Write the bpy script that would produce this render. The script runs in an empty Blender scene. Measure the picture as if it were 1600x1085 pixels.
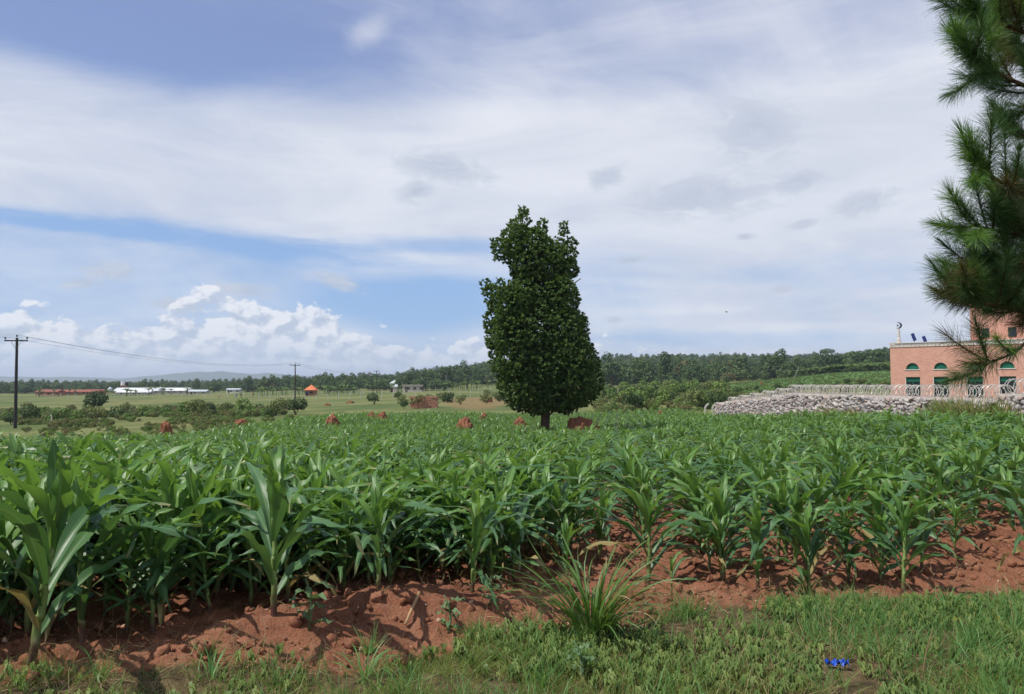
import bpy, bmesh, math, random
import numpy as np
from mathutils import Vector, Matrix

random.seed(7)
rng = np.random.default_rng(7)
R = math.radians
scene = bpy.context.scene
COL = scene.collection

# ------------------------------------------------------------------ camera
FPX, CX, CY = 1186.0, 800.0, 542.5          # focal length and centre in pixels of the 1600x1085 photograph
EYE = 1.75
HORIZON = 602.0
PITCH = math.atan((HORIZON - CY) / FPX)
cam_d = bpy.data.cameras.new('camera')
cam = bpy.data.objects.new('camera', cam_d)
COL.objects.link(cam)
cam.location = (0, 0, EYE)
cam.rotation_euler = (R(90) + PITCH, 0, 0)
cam_d.sensor_width = 36.0
cam_d.lens = FPX / 1600 * 36
cam_d.clip_start = 0.1
cam_d.clip_end = 40000
scene.camera = cam

def ray(px, py):
    u = (px - CX) / FPX; v = (CY - py) / FPX
    c, s = math.cos(PITCH), math.sin(PITCH)
    return Vector((u, c - v * s, s + v * c))

def at(px, py, Y):
    """world point seen at pixel px,py at depth Y (metres ahead of the camera)"""
    d = ray(px, py)
    return Vector((0, 0, EYE)) + d * (Y / d.y)

def azel(px, py):
    d = ray(px, py).normalized()
    return math.degrees(math.atan2(d.x, d.y)), math.degrees(math.asin(d.z))

# ------------------------------------------------------------------ sun, sky, exposure
SUN_EL, SUN_AZ = 56.0, -112.0               # degrees; azimuth clockwise from straight ahead (+Y)
sun_d = bpy.data.lights.new('sun', 'SUN')
sun_d.energy = 4.6
sun_d.angle = R(0.6)
sun_d.color = (1.0, 0.955, 0.88)
sun = bpy.data.objects.new('sun', sun_d)
COL.objects.link(sun)
to_sun = Vector((math.sin(R(SUN_AZ)) * math.cos(R(SUN_EL)), math.cos(R(SUN_AZ)) * math.cos(R(SUN_EL)), math.sin(R(SUN_EL))))
sun.rotation_euler = to_sun.to_track_quat('Z', 'Y').to_euler()
sun.location = (-20, -10, 40)

world = bpy.data.worlds.new('World')
scene.world = world
world.use_nodes = True
wt = world.node_tree
wt.nodes.clear()
SKY_STRENGTH = 0.10

class S:
    """small expression helper over shader math nodes"""
    tree = wt
    def __init__(s, sock): s.k = sock
    @staticmethod
    def node(t, **kw):
        n = S.tree.nodes.new(t)
        for k, v in kw.items(): setattr(n, k, v)
        return n
    @staticmethod
    def put(inp, v):
        if isinstance(v, S): S.tree.links.new(v.k, inp)
        else: inp.default_value = v
    @staticmethod
    def m(op, a, b=None, c=None, clamp=False):
        n = S.node('ShaderNodeMath', operation=op, use_clamp=clamp)
        S.put(n.inputs[0], a)
        if b is not None: S.put(n.inputs[1], b)
        if c is not None: S.put(n.inputs[2], c)
        return S(n.outputs[0])
    def __add__(a, b): return S.m('ADD', a, b)
    __radd__ = __add__
    def __sub__(a, b): return S.m('SUBTRACT', a, b)
    def __rsub__(a, b): return S.m('SUBTRACT', b, a)
    def __mul__(a, b): return S.m('MULTIPLY', a, b)
    __rmul__ = __mul__
    def __truediv__(a, b): return S.m('DIVIDE', a, b)
    def step(a, lo, hi):
        n = S.node('ShaderNodeMapRange', interpolation_type='SMOOTHSTEP', clamp=True)
        S.put(n.inputs['Value'], a); n.inputs['From Min'].default_value = lo; n.inputs['From Max'].default_value = hi
        return S(n.outputs['Result'])
    def clamp(a): return S.m('ADD', a, 0.0, clamp=True)

def vec(x, y, z=0.0):
    n = S.node('ShaderNodeCombineXYZ')
    for i, v in enumerate((x, y, z)): S.put(n.inputs[i], v)
    return S(n.outputs[0])

def noise(v, scale=1.0, detail=5.0, rough=0.55, dist=0.0, lac=2.0):
    n = S.node('ShaderNodeTexNoise')
    S.put(n.inputs['Vector'], v)
    n.inputs['Scale'].default_value = scale; n.inputs['Detail'].default_value = detail
    n.inputs['Roughness'].default_value = rough; n.inputs['Distortion'].default_value = dist
    n.inputs['Lacunarity'].default_value = lac
    return S(n.outputs['Fac'])

def mixc(f, a, b):
    n = S.node('ShaderNodeMix', data_type='RGBA')
    S.put(n.inputs[0], f)
    for i, v in ((6, a), (7, b)):
        if isinstance(v, S): S.tree.links.new(v.k, n.inputs[i])
        else: n.inputs[i].default_value = (v[0], v[1], v[2], 1)
    return S(n.outputs[2])

def curve(v, pts, lo, hi, out=1.0):
    """piecewise curve: v in lo..hi -> y (0..out)"""
    n = S.node('ShaderNodeFloatCurve')
    cm = n.mapping.curves[0]
    pts = [((a - lo) / (hi - lo), b / out) for a, b in pts]
    while len(cm.points) < len(pts): cm.points.new(0.5, 0.5)
    for p, q in zip(cm.points, pts): p.location = q
    n.mapping.update()
    S.put(n.inputs['Value'], ((v - lo) / (hi - lo)).clamp())
    return S(n.outputs[0]) * out

sky = S.node('ShaderNodeTexSky')
sky.sky_type = 'NISHITA'
sky.sun_disc = False
sky.sun_elevation = R(SUN_EL)
sky.sun_rotation = R(SUN_AZ)
sky.altitude = 1100
sky.air_density = 1.0
sky.dust_density = 0.8
sky.ozone_density = 2.0
tc = S.node('ShaderNodeTexCoord')
sx = S.node('ShaderNodeSeparateXYZ')
wt.links.new(tc.outputs['Generated'], sx.inputs[0])
dx, dy, dz = S(sx.outputs[0]), S(sx.outputs[1]), S(sx.outputs[2])
AZ = S.m('ARCTAN2', dx, dy) * 57.29578
EL = S.m('ARCSINE', dz) * 57.29578
ZC = S.m('MAXIMUM', dz, 0.0)
plane = vec(dx / (ZC + 0.10), dy / (ZC + 0.10), 0.0)        # the veil lies in a high flat layer

AE = vec(AZ, EL, 0.0)
def blob_d(px, py, w, h, tilt=0.0):
    """elliptic distance from a place in the sky (azimuth and elevation in degrees)"""
    a0, e0 = azel(px, py)
    k = math.degrees(1 / FPX) * math.cos(R(a0)) ** 2
    n = S.node('ShaderNodeMapping', vector_type='TEXTURE')
    S.put(n.inputs['Vector'], AE)
    n.inputs['Location'].default_value = (a0, e0, 0)
    n.inputs['Rotation'].default_value = (0, 0, math.atan(tilt))
    n.inputs['Scale'].default_value = (w * k, h * k, 1)
    l = S.node('ShaderNodeVectorMath', operation='LENGTH')
    S.tree.links.new(n.outputs[0], l.inputs[0])
    return S(l.outputs['Value'])

def blob(px, py, w, h, tilt=0.0, n=None, amp=0.9, lo=0.0, hi=0.6, out=1.0):
    d = blob_d(px, py, w, h, tilt)
    v = S.m('MULTIPLY_ADD', n, 2 * amp, 1.0 - amp) - d if n is not None else 1.0 - d
    m_ = S.node('ShaderNodeMapRange', interpolation_type='SMOOTHSTEP', clamp=True)
    S.put(m_.inputs['Value'], v); m_.inputs['From Min'].default_value = lo; m_.inputs['From Max'].default_value = hi
    m_.inputs['To Max'].default_value = out
    return S(m_.outputs['Result'])

# cirrus veil
n_big = noise(plane, 0.55, 3, 0.55, 0.6)
n_fine = noise(vec(AZ * 0.05, EL * 0.20, 3.1), 1.0, 6, 0.62, 0.7)
n_wisp = noise(vec(AZ * 0.10 + EL * 0.10, EL * 0.05 - AZ * 0.03, 9.0), 1.0, 4, 0.6, 1.2)
base = curve(EL, [(0, .60), (3, .50), (6, .50), (9, .60), (11, .80), (14, .98), (18, .95), (20.5, .72), (23, .50), (27, .48), (45, .50), (90, .55)], 0, 90)
bias = (AZ * 0.007)
bias = S.m('MINIMUM', S.m('MAXIMUM', bias, -0.20), 0.22)
cover = base + (n_big - 0.5) * 0.7 + (n_fine - 0.5) * 0.62 + (n_wisp - 0.5) * 0.4 + bias * EL.step(9, 22)
streak = noise(vec(AZ * 0.09, EL * 0.6, 20.0), 1.0, 5, 0.65)
gaps = blob(90, 350, 200, 20, -0.05, streak, 0.9, -.3, 1.0, out=0.52)
gaps = gaps + blob(400, 386, 330, 24, -0.06, streak, 0.95, -.3, 1.1, out=0.58)
gaps = gaps + blob(690, 385, 190, 18, 0.0, streak, 0.6, -.2, .8, out=0.40)
gaps = gaps + blob(640, 472, 210, 55, 0.0, n_fine, 0.8, -.2, 1.0, out=0.60)
gaps = gaps + blob(1200, 532, 330, 22, 0.0, streak, 0.6, -.2, .8, out=0.40)
gaps = gaps + blob(330, 60, 420, 130, 0.0, n_wisp, 0.5, -.2, .9, out=0.25)
gaps = gaps + blob(1330, 420, 250, 40, 0.0, streak, 0.7, -.2, .8, out=0.18)
cover = cover + S.m('MINIMUM', S.m('MAXIMUM', AZ * 0.022, 0.0), 0.34) * (1.0 - EL.step(8.0, 14.0)) - gaps + blob(575, 50, 75, 34, 0.55, n_wisp, 0.9, 0, .9) * 0.35
veil = cover.step(0.08, 1.02)
K = 1.0 / SKY_STRENGTH
def C(r, g, b): return (r * K, g * K, b * K)
blue = S(sky.outputs[0])
skyblue = mixc(EL.step(6.0, 26.0), C(.27, .46, .80), C(.24, .32, .60))
blue = mixc(0.70, blue, skyblue)
veil_col = mixc((n_fine * 0.5 + n_big * 0.5).step(0.34, 0.66), C(.60, .635, .72), C(.76, .785, .845))
veil_col = mixc(EL.step(18, 30) * 0.5, veil_col, C(.50, .535, .68))
col = mixc(veil * 0.94, blue, veil_col)

# small grey clouds
gn = noise(vec(AZ * 0.40, EL * 1.0, 5.0), 1.0, 6, 0.66, 0.8)
greys = None
for px, py, w, h, t, a in ((690, 262, 100, 30, -.12, .55), (652, 298, 48, 24, .3, .40), (1100, 308, 135, 42, .06, .62), (1180, 205, 90, 75, -.1, .45),
                        (948, 278, 46, 26, .35, .45), (178, 425, 52, 20, -.05, .72), (128, 443, 40, 13, 0, .62), (272, 476, 52, 17, 0, .60),
                        (385, 455, 70, 16, -.05, .6), (527, 441, 48, 16, -.3, .65), (1350, 318, 80, 30, .2, .35), (1165, 370, 24, 9, 0, .5),
                        (985, 407, 34, 8, .1, .4), (1222, 452, 22, 8, .1, .5), (1255, 350, 30, 12, .2, .4), (960, 500, 16, 7, 0, .5),
                        (1245, 285, 60, 26, .1, .4), (60, 520, 75, 14, 0, .5)):
    d = blob_d(px, py, w * (.6 + .8 * a), h * (.6 + .8 * a), t)
    greys = d if greys is None else S.m('MINIMUM', greys, d)
greys = (gn * 2.4 - 0.25 - greys).step(-0.05, 0.80) * 0.85
col = mixc(greys, col, mixc(gn.step(.35, .65), C(.42, .485, .60), C(.53, .58, .68)))

# heaped cumulus along the horizon
prof = []
for px, py in ((-300, 500), (0, 488), (60, 478), (110, 492), (180, 508), (250, 490), (320, 462), (385, 462), (430, 478), (500, 490), (560, 516), (620, 524), (690, 530),
               (745, 520), (800, 538), (900, 545), (1000, 545), (1100, 547), (1250, 556), (1400, 572), (1700, 560), (2100, 530)):
    a, e = azel(px, py); prof.append((a, e))
top = curve(AZ, [(-180, 5)] + prof + [(180, 5)], -180, 180, 10.0)
cn = noise(vec(AZ * 0.52, EL * 0.74, 1.3), 1.0, 5, 0.54)
cn2 = noise(vec((AZ - 0.38) * 0.52, (EL + 0.42) * 0.74, 1.3), 1.0, 5, 0.54)
big = noise(vec(AZ * 0.16, EL * 0.30, 7.7), 1.0, 1, 0.5)
hh = top * 1.0 - EL + (cn - 0.5) * 6.0 + (big - 0.5) * 3.0
cum = hh.step(0.0, 0.55) * EL.step(-0.5, 1.2)
body = (hh + (big - 0.5) * 2.0).step(2.6, 5.6)
lit = ((cn - cn2) * 3.6 + 0.60).clamp()
cum_col = mixc(lit.step(0.2, 0.85), C(.47, .54, .66), C(.86, .87, .90))
cum_col = mixc(EL.step(4.0, 0.3) * 0.55, cum_col, C(.53, .63, .77))
col = mixc(cum * (1.0 - body * 0.35) * 0.80, col, cum_col)
# pale air low over the horizon
col = mixc((1.0 - EL.step(-1.0, 5.0)) * 0.35, col, C(.48, .59, .76))
bg = S.node('ShaderNodeBackground')
wt.links.new(col.k, bg.inputs[0])
bg.inputs[1].default_value = SKY_STRENGTH
wo = S.node('ShaderNodeOutputWorld')
wt.links.new(bg.outputs[0], wo.inputs[0])

HAZE = 0.00017
vs = scene.view_settings
scene.display_settings.display_device = 'sRGB'
vs.view_transform = 'Standard'
vs.look = 'None'
vs.exposure = 0.15
vs.gamma = 1.0
vs.use_curve_mapping = False
cy = scene.cycles
cy.use_denoising = True
cy.max_bounces = 6
cy.diffuse_bounces = 3
cy.glossy_bounces = 2
cy.transmission_bounces = 4
cy.transparent_max_bounces = 6
cy.volume_bounces = 0
world.cycles.sampling_method = 'MANUAL'
world.cycles.sample_map_resolution = 256
cy.use_adaptive_sampling = True
cy.adaptive_threshold = 0.015
cy.caustics_reflective = False
cy.caustics_refractive = False

# ------------------------------------------------------------------ small helpers
def mesh_arrays(name, V, F, uv=None, attrs=None, smooth=False):
    """mesh from numpy arrays; F is (n,k); uv per loop (n*k,2); attrs: name -> per-vertex float"""
    me = bpy.data.meshes.new(name)
    V = np.asarray(V, dtype=np.float32); F = np.asarray(F, dtype=np.int32)
    n, k = F.shape
    me.vertices.add(len(V)); me.vertices.foreach_set('co', V.ravel())
    me.loops.add(n * k); me.loops.foreach_set('vertex_index', F.ravel())
    me.polygons.add(n); me.polygons.foreach_set('loop_start', np.arange(0, n * k, k, dtype=np.int32))
    if smooth: me.polygons.foreach_set('use_smooth', np.ones(n, dtype=bool))
    me.update(calc_edges=True)
    if uv is not None:
        l = me.uv_layers.new(name='UVMap'); l.data.foreach_set('uv', np.asarray(uv, dtype=np.float32).ravel())
    for a, vals in (attrs or {}).items():
        at_ = me.attributes.new(a, 'FLOAT', 'POINT'); at_.data.foreach_set('value', np.asarray(vals, dtype=np.float32))
    return me

def link(name, me, mat=None, parent=None):
    o = bpy.data.objects.new(name, me)
    if mat is not None and me is not None and len(me.materials) == 0:
        for m_ in (mat if isinstance(mat, (list, tuple)) else [mat]): me.materials.append(m_)
    COL.objects.link(o)
    if parent is not None: o.parent = parent
    return o

def tag(o, label=None, cat=None, group=None, kind=None):
    if label: o['label'] = label
    if cat: o['category'] = cat
    if group: o['group'] = group
    if kind or cat: o['kind'] = kind or 'thing'
    return o

def empty(name, loc=(0, 0, 0), rz=0.0, sc=1.0):
    o = bpy.data.objects.new(name, None)
    o.empty_display_size = 0.2
    o.location = loc; o.rotation_euler = (0, 0, rz); o.scale = (sc, sc, sc)
    COL.objects.link(o)
    return o

def copy_tree(o, parent=None):
    c = o.copy(); COL.objects.link(c)
    if parent is not None: c.parent = parent
    for ch in o.children: copy_tree(ch, c)
    return c

class MB:
    """collects boxes, tubes and sheets into one mesh"""
    def __init__(s): s.v = []; s.f = []; s.mi = []; s.cur = 0
    def add(s, V, F):
        o = len(s.v); s.v.extend([tuple(p) for p in V]); s.f.extend([tuple(i + o for i in f) for f in F]); s.mi.extend([s.cur] * len(F)); return s
    def box(s, c, size, M=None, taper=1.0):
        hx, hy, hz = size[0] / 2, size[1] / 2, size[2] / 2
        P = [Vector((x * hx * (taper if z > 0 else 1), y * hy * (taper if z > 0 else 1), z * hz)) for z in (-1, 1) for x, y in ((-1, -1), (1, -1), (1, 1), (-1, 1))]
        if M is not None: P = [M @ p for p in P]
        P = [p + Vector(c) for p in P]
        return s.add(P, [(3, 2, 1, 0), (4, 5, 6, 7), (0, 1, 5, 4), (1, 2, 6, 5), (2, 3, 7, 6), (3, 0, 4, 7)])
    def tube(s, pts, rad, n=8, cap=True):
        pts = [Vector(p) for p in pts]
        if not isinstance(rad, (list, tuple)): rad = [rad] * len(pts)
        V = []; F = []
        ref = None
        for i, p in enumerate(pts):
            t = (pts[min(i + 1, len(pts) - 1)] - pts[max(i - 1, 0)]).normalized()
            if ref is None: ref = t.orthogonal().normalized()
            a = (ref - t * ref.dot(t)).normalized(); b = t.cross(a); ref = a
            for k in range(n):
                w = 2 * math.pi * k / n
                V.append(p + (a * math.cos(w) + b * math.sin(w)) * rad[i])
        for i in range(len(pts) - 1):
            for k in range(n):
                k2 = (k + 1) % n
                F.append((i * n + k, i * n + k2, (i + 1) * n + k2, (i + 1) * n + k))
        if cap:
            F.append(tuple(reversed(range(n)))); F.append(tuple(range((len(pts) - 1) * n, len(pts) * n)))
        return s.add(V, F)
    def build(s, name, mat, parent=None, smooth=False):
        me = bpy.data.meshes.new(name); me.from_pydata(s.v, [], s.f); me.update()
        if smooth:
            me.polygons.foreach_set('use_smooth', np.ones(len(s.f), dtype=bool))
        o = link(name, me, mat, parent)
        if isinstance(mat, (list, tuple)): me.polygons.foreach_set('material_index', s.mi)
        return o

def rot_from(axis_z, spin):
    """(N,3,3) frames with z along axis_z and a spin about it"""
    z = axis_z / np.linalg.norm(axis_z, axis=1, keepdims=True)
    ref = np.where(np.abs(z[:, 2:3]) > 0.9, np.array([[1.0, 0, 0]]), np.array([[0, 0, 1.0]]))
    x = np.cross(ref, z); x /= np.linalg.norm(x, axis=1, keepdims=True)
    y = np.cross(z, x)
    c, s = np.cos(spin)[:, None], np.sin(spin)[:, None]
    return np.stack([x * c + y * s, y * c - x * s, z], axis=2)

def scatter(TV, TF, M, off):
    """copies of a template mesh: TV (n,3), TF (m,k), M (N,3,3), off (N,3)"""
    TV = np.asarray(TV, float); TF = np.asarray(TF)
    V = np.einsum('nij,vj->nvi', M, TV) + off[:, None, :]
    F = TF[None] + (np.arange(len(M)) * len(TV))[:, None, None]
    return V.reshape(-1, 3), F.reshape(-1, TF.shape[1])

def joinVF(parts):
    Vs, Fs, o = [], [], 0
    for V, F in parts:
        Vs.append(V); Fs.append(F + o); o += len(V)
    return np.concatenate(Vs), np.concatenate(Fs)

# smooth value noise in numpy
_TAB = {}
def vnoise2(x, y, seed=0):
    if seed not in _TAB: _TAB[seed] = np.random.default_rng(seed).random((256, 256))
    T = _TAB[seed]
    xi = np.floor(x).astype(int); yi = np.floor(y).astype(int)
    fx = x - xi; fy = y - yi
    fx = fx * fx * (3 - 2 * fx); fy = fy * fy * (3 - 2 * fy)
    g = lambda a, b: T[a & 255, b & 255]
    return (g(xi, yi) * (1 - fx) + g(xi + 1, yi) * fx) * (1 - fy) + (g(xi, yi + 1) * (1 - fx) + g(xi + 1, yi + 1) * fx) * fy

def fbm2(x, y, octv=4, seed=0, gain=0.5):
    a, s, t = 1.0, 0.0, 0.0
    for i in range(octv):
        s = s + a * vnoise2(x * 2 ** i + i * 17.3, y * 2 ** i + i * 9.1, seed + i); t += a; a *= gain
    return s / t

# ------------------------------------------------------------------ materials
def new_mat(name):
    m_ = bpy.data.materials.new(name); m_.use_nodes = True
    m_.node_tree.nodes.clear(); S.tree = m_.node_tree
    return m_

def finish(m_, shader):
    o = S.node('ShaderNodeOutputMaterial'); S.tree.links.new(shader, o.inputs[0]); return m_

def principled(colr, rough=0.8, spec=0.3, bump=None, bstr=0.3, bdist=0.02, metal=0.0):
    p = S.node('ShaderNodeBsdfPrincipled')
    if isinstance(colr, S): S.tree.links.new(colr.k, p.inputs['Base Color'])
    else: p.inputs['Base Color'].default_value = (*colr, 1)
    S.put(p.inputs['Roughness'], rough)
    p.inputs['Specular IOR Level'].default_value = spec
    p.inputs['Metallic'].default_value = metal
    if bump is not None:
        b = S.node('ShaderNodeBump'); b.inputs['Strength'].default_value = bstr; b.inputs['Distance'].default_value = bdist
        S.tree.links.new(bump.k, b.inputs['Height']); S.tree.links.new(b.outputs[0], p.inputs['Normal'])
    return p

def coords(which='Object'):
    return S(S.node('ShaderNodeTexCoord').outputs[which])

def position():
    return S(S.node('ShaderNodeNewGeometry').outputs['Position'])

def obj_random():
    return S(S.node('ShaderNodeObjectInfo').outputs['Random'])

def attr(name):
    n = S.node('ShaderNodeAttribute'); n.attribute_name = name
    return S(n.outputs['Fac'])

def plain(name, c, c2=None, scale=3.0, rough=0.8, spec=0.25, bump=0.0, detail=5, metal=0.0, bdist=0.02):
    m_ = new_mat(name)
    n = noise(coords(), scale, detail, 0.6)
    cc = mixc(n.step(0.3, 0.7), c, c2 if c2 else tuple(v * 0.7 for v in c))
    return finish(m_, principled(cc, rough, spec, n if bump else None, bump, bdist, metal).outputs[0])

def leaf_material(name, dark, light, rough=0.45, spec=0.4, trans=0.3, use_attr=True, rib=None, coat=0.0):
    m_ = new_mat(name)
    r = obj_random()
    if use_attr: r = S.m('FRACT', r + attr('var'))
    n = noise(position(), 7.0, 3, 0.5)
    cc = mixc((r * 0.7 + n * 0.5 - 0.1).clamp(), dark, light)
    bump = None
    if rib is not None:
        uvn = S.node('ShaderNodeSeparateXYZ'); S.tree.links.new(coords('UV').k, uvn.inputs[0])
        u = S(uvn.outputs[0])
        d = S.m('ABSOLUTE', u - 0.5)
        cc = mixc((1.0 - d.step(0.015, 0.06)) * 0.75, cc, rib)
        bump = S.m('SINE', u * 95.0)
        vv = S(uvn.outputs[1]) + (n - .5) * .25 + (r - .5) * .25
        cc = mixc(vv.step(.93, 1.06) * .7, cc, (.22, .185, .075))
        cc = mixc((noise(position(), 45.0, 2, .5) * 1.0).step(.66, .76) * .35, cc, (.16, .19, .075))
    p = principled(cc, rough, spec, bump, 0.12, 0.003)
    if coat: p.inputs['Coat Weight'].default_value = coat
    t = S.node('ShaderNodeBsdfTranslucent')
    tcn = mixc(0.5, cc, tuple(min(1, v * 1.8) for v in (light[0] * 1.25, light[1] * 1.25, light[2] * 0.5)))
    S.tree.links.new(tcn.k, t.inputs[0])
    mx = S.node('ShaderNodeMixShader'); mx.inputs[0].default_value = trans
    S.tree.links.new(p.outputs[0], mx.inputs[1]); S.tree.links.new(t.outputs[0], mx.inputs[2])
    return finish(m_, mx.outputs[0])

M = {}
def soil_color():
    p = position()
    n1 = noise(p, 1.3, 5, 0.6); n2 = noise(p, 14.0, 6, 0.7); n3 = noise(p, 60.0, 3, 0.6)
    c = mixc(n1.step(.3, .7), (.165, .064, .035), (.265, .114, .064))
    c = mixc(n2.step(.42, .72) * 0.6, c, (.28, .150, .098))
    c = mixc(n3.step(.50, .72) * 0.55, c, (.085, .036, .024))
    return c, n2 * 0.7 + n3 * 0.3
m_ = new_mat('red_soil')
c, b = soil_color()
M['soil'] = finish(m_, principled(c, 0.95, 0.1, b, 0.8, 0.03).outputs[0])

m_ = new_mat('ground_cover')
c, b = soil_color()
p = position()
g1 = noise(p, 0.05, 5, 0.6); g2 = noise(p, 0.45, 6, 0.65); g3 = noise(p, 0.011, 4, 0.55)
gr = mixc(g1.step(.38, .62), (.075, .108, .032), (.165, .168, .062))
gr = mixc(g2.step(.45, .75) * 0.6, gr, (.065, .100, .030))
gr = mixc(g3.step(.55, .72) * 0.55, gr, (.17, .155, .065))
soilmask = (attr('soil') + (g2 - 0.5) * 0.5).step(.4, .6)
gr = mixc(attr('crop').step(.3, .7) * 0.85, gr, mixc(g2.step(.35, .7), (.062, .14, .036), (.090, .17, .050)))
gr = mixc(attr('dry').step(.3, .8) * 0.8, gr, mixc(g2.step(.35, .7), (.21, .120, .062), (.17, .150, .062)))
gr = mixc(attr('litter').step(.2, .6), gr, mixc(noise(p, 9.0, 5, .65).step(.35, .68), (.060, .046, .024), (.150, .108, .056)))
gr = mixc(soilmask, gr, c)
M['ground'] = finish(m_, principled(gr, 0.95, 0.1, g2 * 0.6 + b * 0.55, 0.85, 0.10).outputs[0])

M['maize'] = leaf_material('maize_leaf', (.034, .098, .034), (.078, .168, .052), 0.40, 0.42, 0.22, rib=(.17, .27, .125))
M['maize_young'] = leaf_material('maize_young_leaf', (.070, .165, .038), (.145, .265, .056), 0.40, 0.42, 0.30, rib=(.22, .34, .13))
M['maize_dry'] = leaf_material('maize_dying_leaf', (.20, .17, .06), (.30, .24, .11), 0.7, 0.2, 0.2, rib=(.34, .28, .15))
m_ = new_mat('maize_stalk')
sp = S.node('ShaderNodeSeparateXYZ'); S.tree.links.new(coords('Object').k, sp.inputs[0])
z = S(sp.outputs[2])
n = noise(coords(), 25, 3)
cc = mixc((z + (n - .5) * .12).step(0.02, 0.22), (.085, .032, .030), (.15, .215, .060))
cc = mixc(n.step(.4, .7) * .5, cc, (.105, .165, .045))
M['stalk'] = finish(m_, principled(cc, 0.5, 0.35).outputs[0])
M['field_stalk'] = plain('field_stalk', (.13, .20, .055), (.08, .14, .04), 20, 0.6)
M['husk'] = plain('dead_leaf', (.30, .21, .10), (.17, .11, .055), 14, 0.9)
M['dry_stalk'] = plain('dry_stalk', (.46, .30, .165), (.32, .18, .09), 18, 0.75, bump=.4)
M['grass'] = leaf_material('grass_blade', (.085, .150, .030), (.250, .290, .085), 0.55, 0.3, 0.30)
M['grass_lush'] = leaf_material('lush_grass_blade', (.060, .160, .040), (.135, .270, .075), 0.5, 0.35, 0.30)
M['straw'] = leaf_material('straw', (.20, .145, .070), (.37, .29, .16), 0.8, 0.2, 0.15)
M['weed'] = leaf_material('weed_leaf', (.060, .125, .030), (.185, .240, .068), 0.55, 0.3, 0.25)
M['weed_grey'] = leaf_material('thistle_leaf', (.085, .155, .070), (.135, .21, .10), 0.6, 0.25, 0.2)
M['weed_yellow'] = leaf_material('yellow_leaf', (.24, .25, .045), (.33, .31, .07), 0.6, 0.25, 0.3)
M['clump'] = leaf_material('clump_leaf', (.052, .120, .026), (.105, .185, .040), 0.45, 0.35, 0.25)
M['bark'] = plain('bark', (.13, .095, .070), (.06, .045, .035), 9, 0.95, .1, 0.9, 6, bdist=.05)
M['pine_bark'] = plain('pine_bark', (.135, .080, .050), (.055, .035, .026), 14, 0.95, .1, 0.9, 6)
M['crown'] = leaf_material('tree_leaf', (.030, .075, .019), (.118, .192, .048), 0.48, 0.28, 0.16)
M['crown_new'] = leaf_material('tree_new_leaf', (.085, .140, .030), (.135, .185, .045), 0.50, 0.3, 0.25)
M['needle'] = leaf_material('pine_needle', (.042, .098, .034), (.085, .165, .050), 0.5, 0.3, 0.15)
M['needle_young'] = leaf_material('pine_needle_young', (.075, .165, .034), (.13, .235, .052), 0.5, 0.3, 0.25)
M['needle_old'] = leaf_material('pine_needle_old', (.070, .072, .026), (.13, .105, .042), 0.55, 0.3, 0.2)
M['stem'] = plain('shrub_stem', (.10, .075, .05), (.055, .04, .03), 8, 0.95)

def foliage_mat(name, a, b, trans=0.18):
    m_ = new_mat(name)
    r = obj_random(); v = attr('var'); n = noise(position(), .9, 3, .6)
    f = (r * 0.55 + v * 0.35 + n * 0.4 - .12).clamp()
    cc = mixc(f, a, b)
    cc = mixc((S.m('FRACT', r * 7.31)).step(.975, .985) * .5, cc, (.17, .11, .055))
    p = principled(cc, 0.6, 0.25)
    t = S.node('ShaderNodeBsdfTranslucent'); S.tree.links.new(cc.k, t.inputs[0])
    mx = S.node('ShaderNodeMixShader'); mx.inputs[0].default_value = trans
    S.tree.links.new(p.outputs[0], mx.inputs[1]); S.tree.links.new(t.outputs[0], mx.inputs[2])
    return finish(m_, mx.outputs[0])
M['forest'] = foliage_mat('forest_leaf', (.032, .074, .024), (.125, .185, .056))
M['shrub'] = foliage_mat('shrub_leaf', (.075, .115, .030), (.185, .215, .066))
M['shrub_dark'] = foliage_mat('dark_shrub_leaf', (.026, .058, .016), (.075, .120, .032))
M['shrub_bright'] = foliage_mat('bright_shrub_leaf', (.075, .150, .028), (.17, .26, .055))
M['shrub_dry'] = foliage_mat('dry_shrub_leaf', (.105, .115, .034), (.19, .185, .066))
M['banana'] = foliage_mat('banana_leaf', (.07, .135, .028), (.15, .21, .05))
M['tree_far'] = foliage_mat('hill_tree_leaf', (.026, .062, .020), (.092, .150, .044))

m_ = new_mat('brick_wall')
tb = S.node('ShaderNodeTexBrick')
tb.inputs['Scale'].default_value = 1.0
tb.inputs['Brick Width'].default_value = 0.25; tb.inputs['Row Height'].default_value = 0.095; tb.inputs['Mortar Size'].default_value = 0.012
tb.inputs['Color1'].default_value = (.47, .200, .140, 1); tb.inputs['Color2'].default_value = (.58, .285, .210, 1); tb.inputs['Mortar'].default_value = (.50, .36, .29, 1)
S.tree.links.new(coords('UV').k, tb.inputs['Vector'])
n = noise(coords('UV'), .9, 5, .6)
cc = mixc(n.step(.35, .75) * .40, S(tb.outputs['Color']), (.60, .35, .28))
M['brick'] = finish(m_, principled(cc, .9, .15, S(tb.outputs['Fac']), .3, .01).outputs[0])
M['plaster'] = plain('white_plaster', (.62, .58, .53), (.48, .44, .40), 4, .85)
M['cap'] = plain('mortar_cap', (.56, .50, .45), (.42, .36, .32), 3, .9, bump=.3)
M['green_glass'] = plain('green_glass', (.010, .135, .085), (.012, .10, .065), .6, .30, .3)
M['dark_glass'] = plain('dark_glass', (.010, .016, .018), (.014, .02, .02), .6, .12, .5)
M['green_frame'] = plain('green_frame', (.015, .10, .065), (.012, .08, .05), 3, .4, .4)
M['steel_blue'] = plain('dark_blue_metal', (.03, .05, .09), (.02, .03, .06), 3, .35, .5, metal=.4)
M['solar'] = plain('blue_panel', (.022, .030, .17), (.015, .02, .11), 3, .25, .5)
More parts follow.
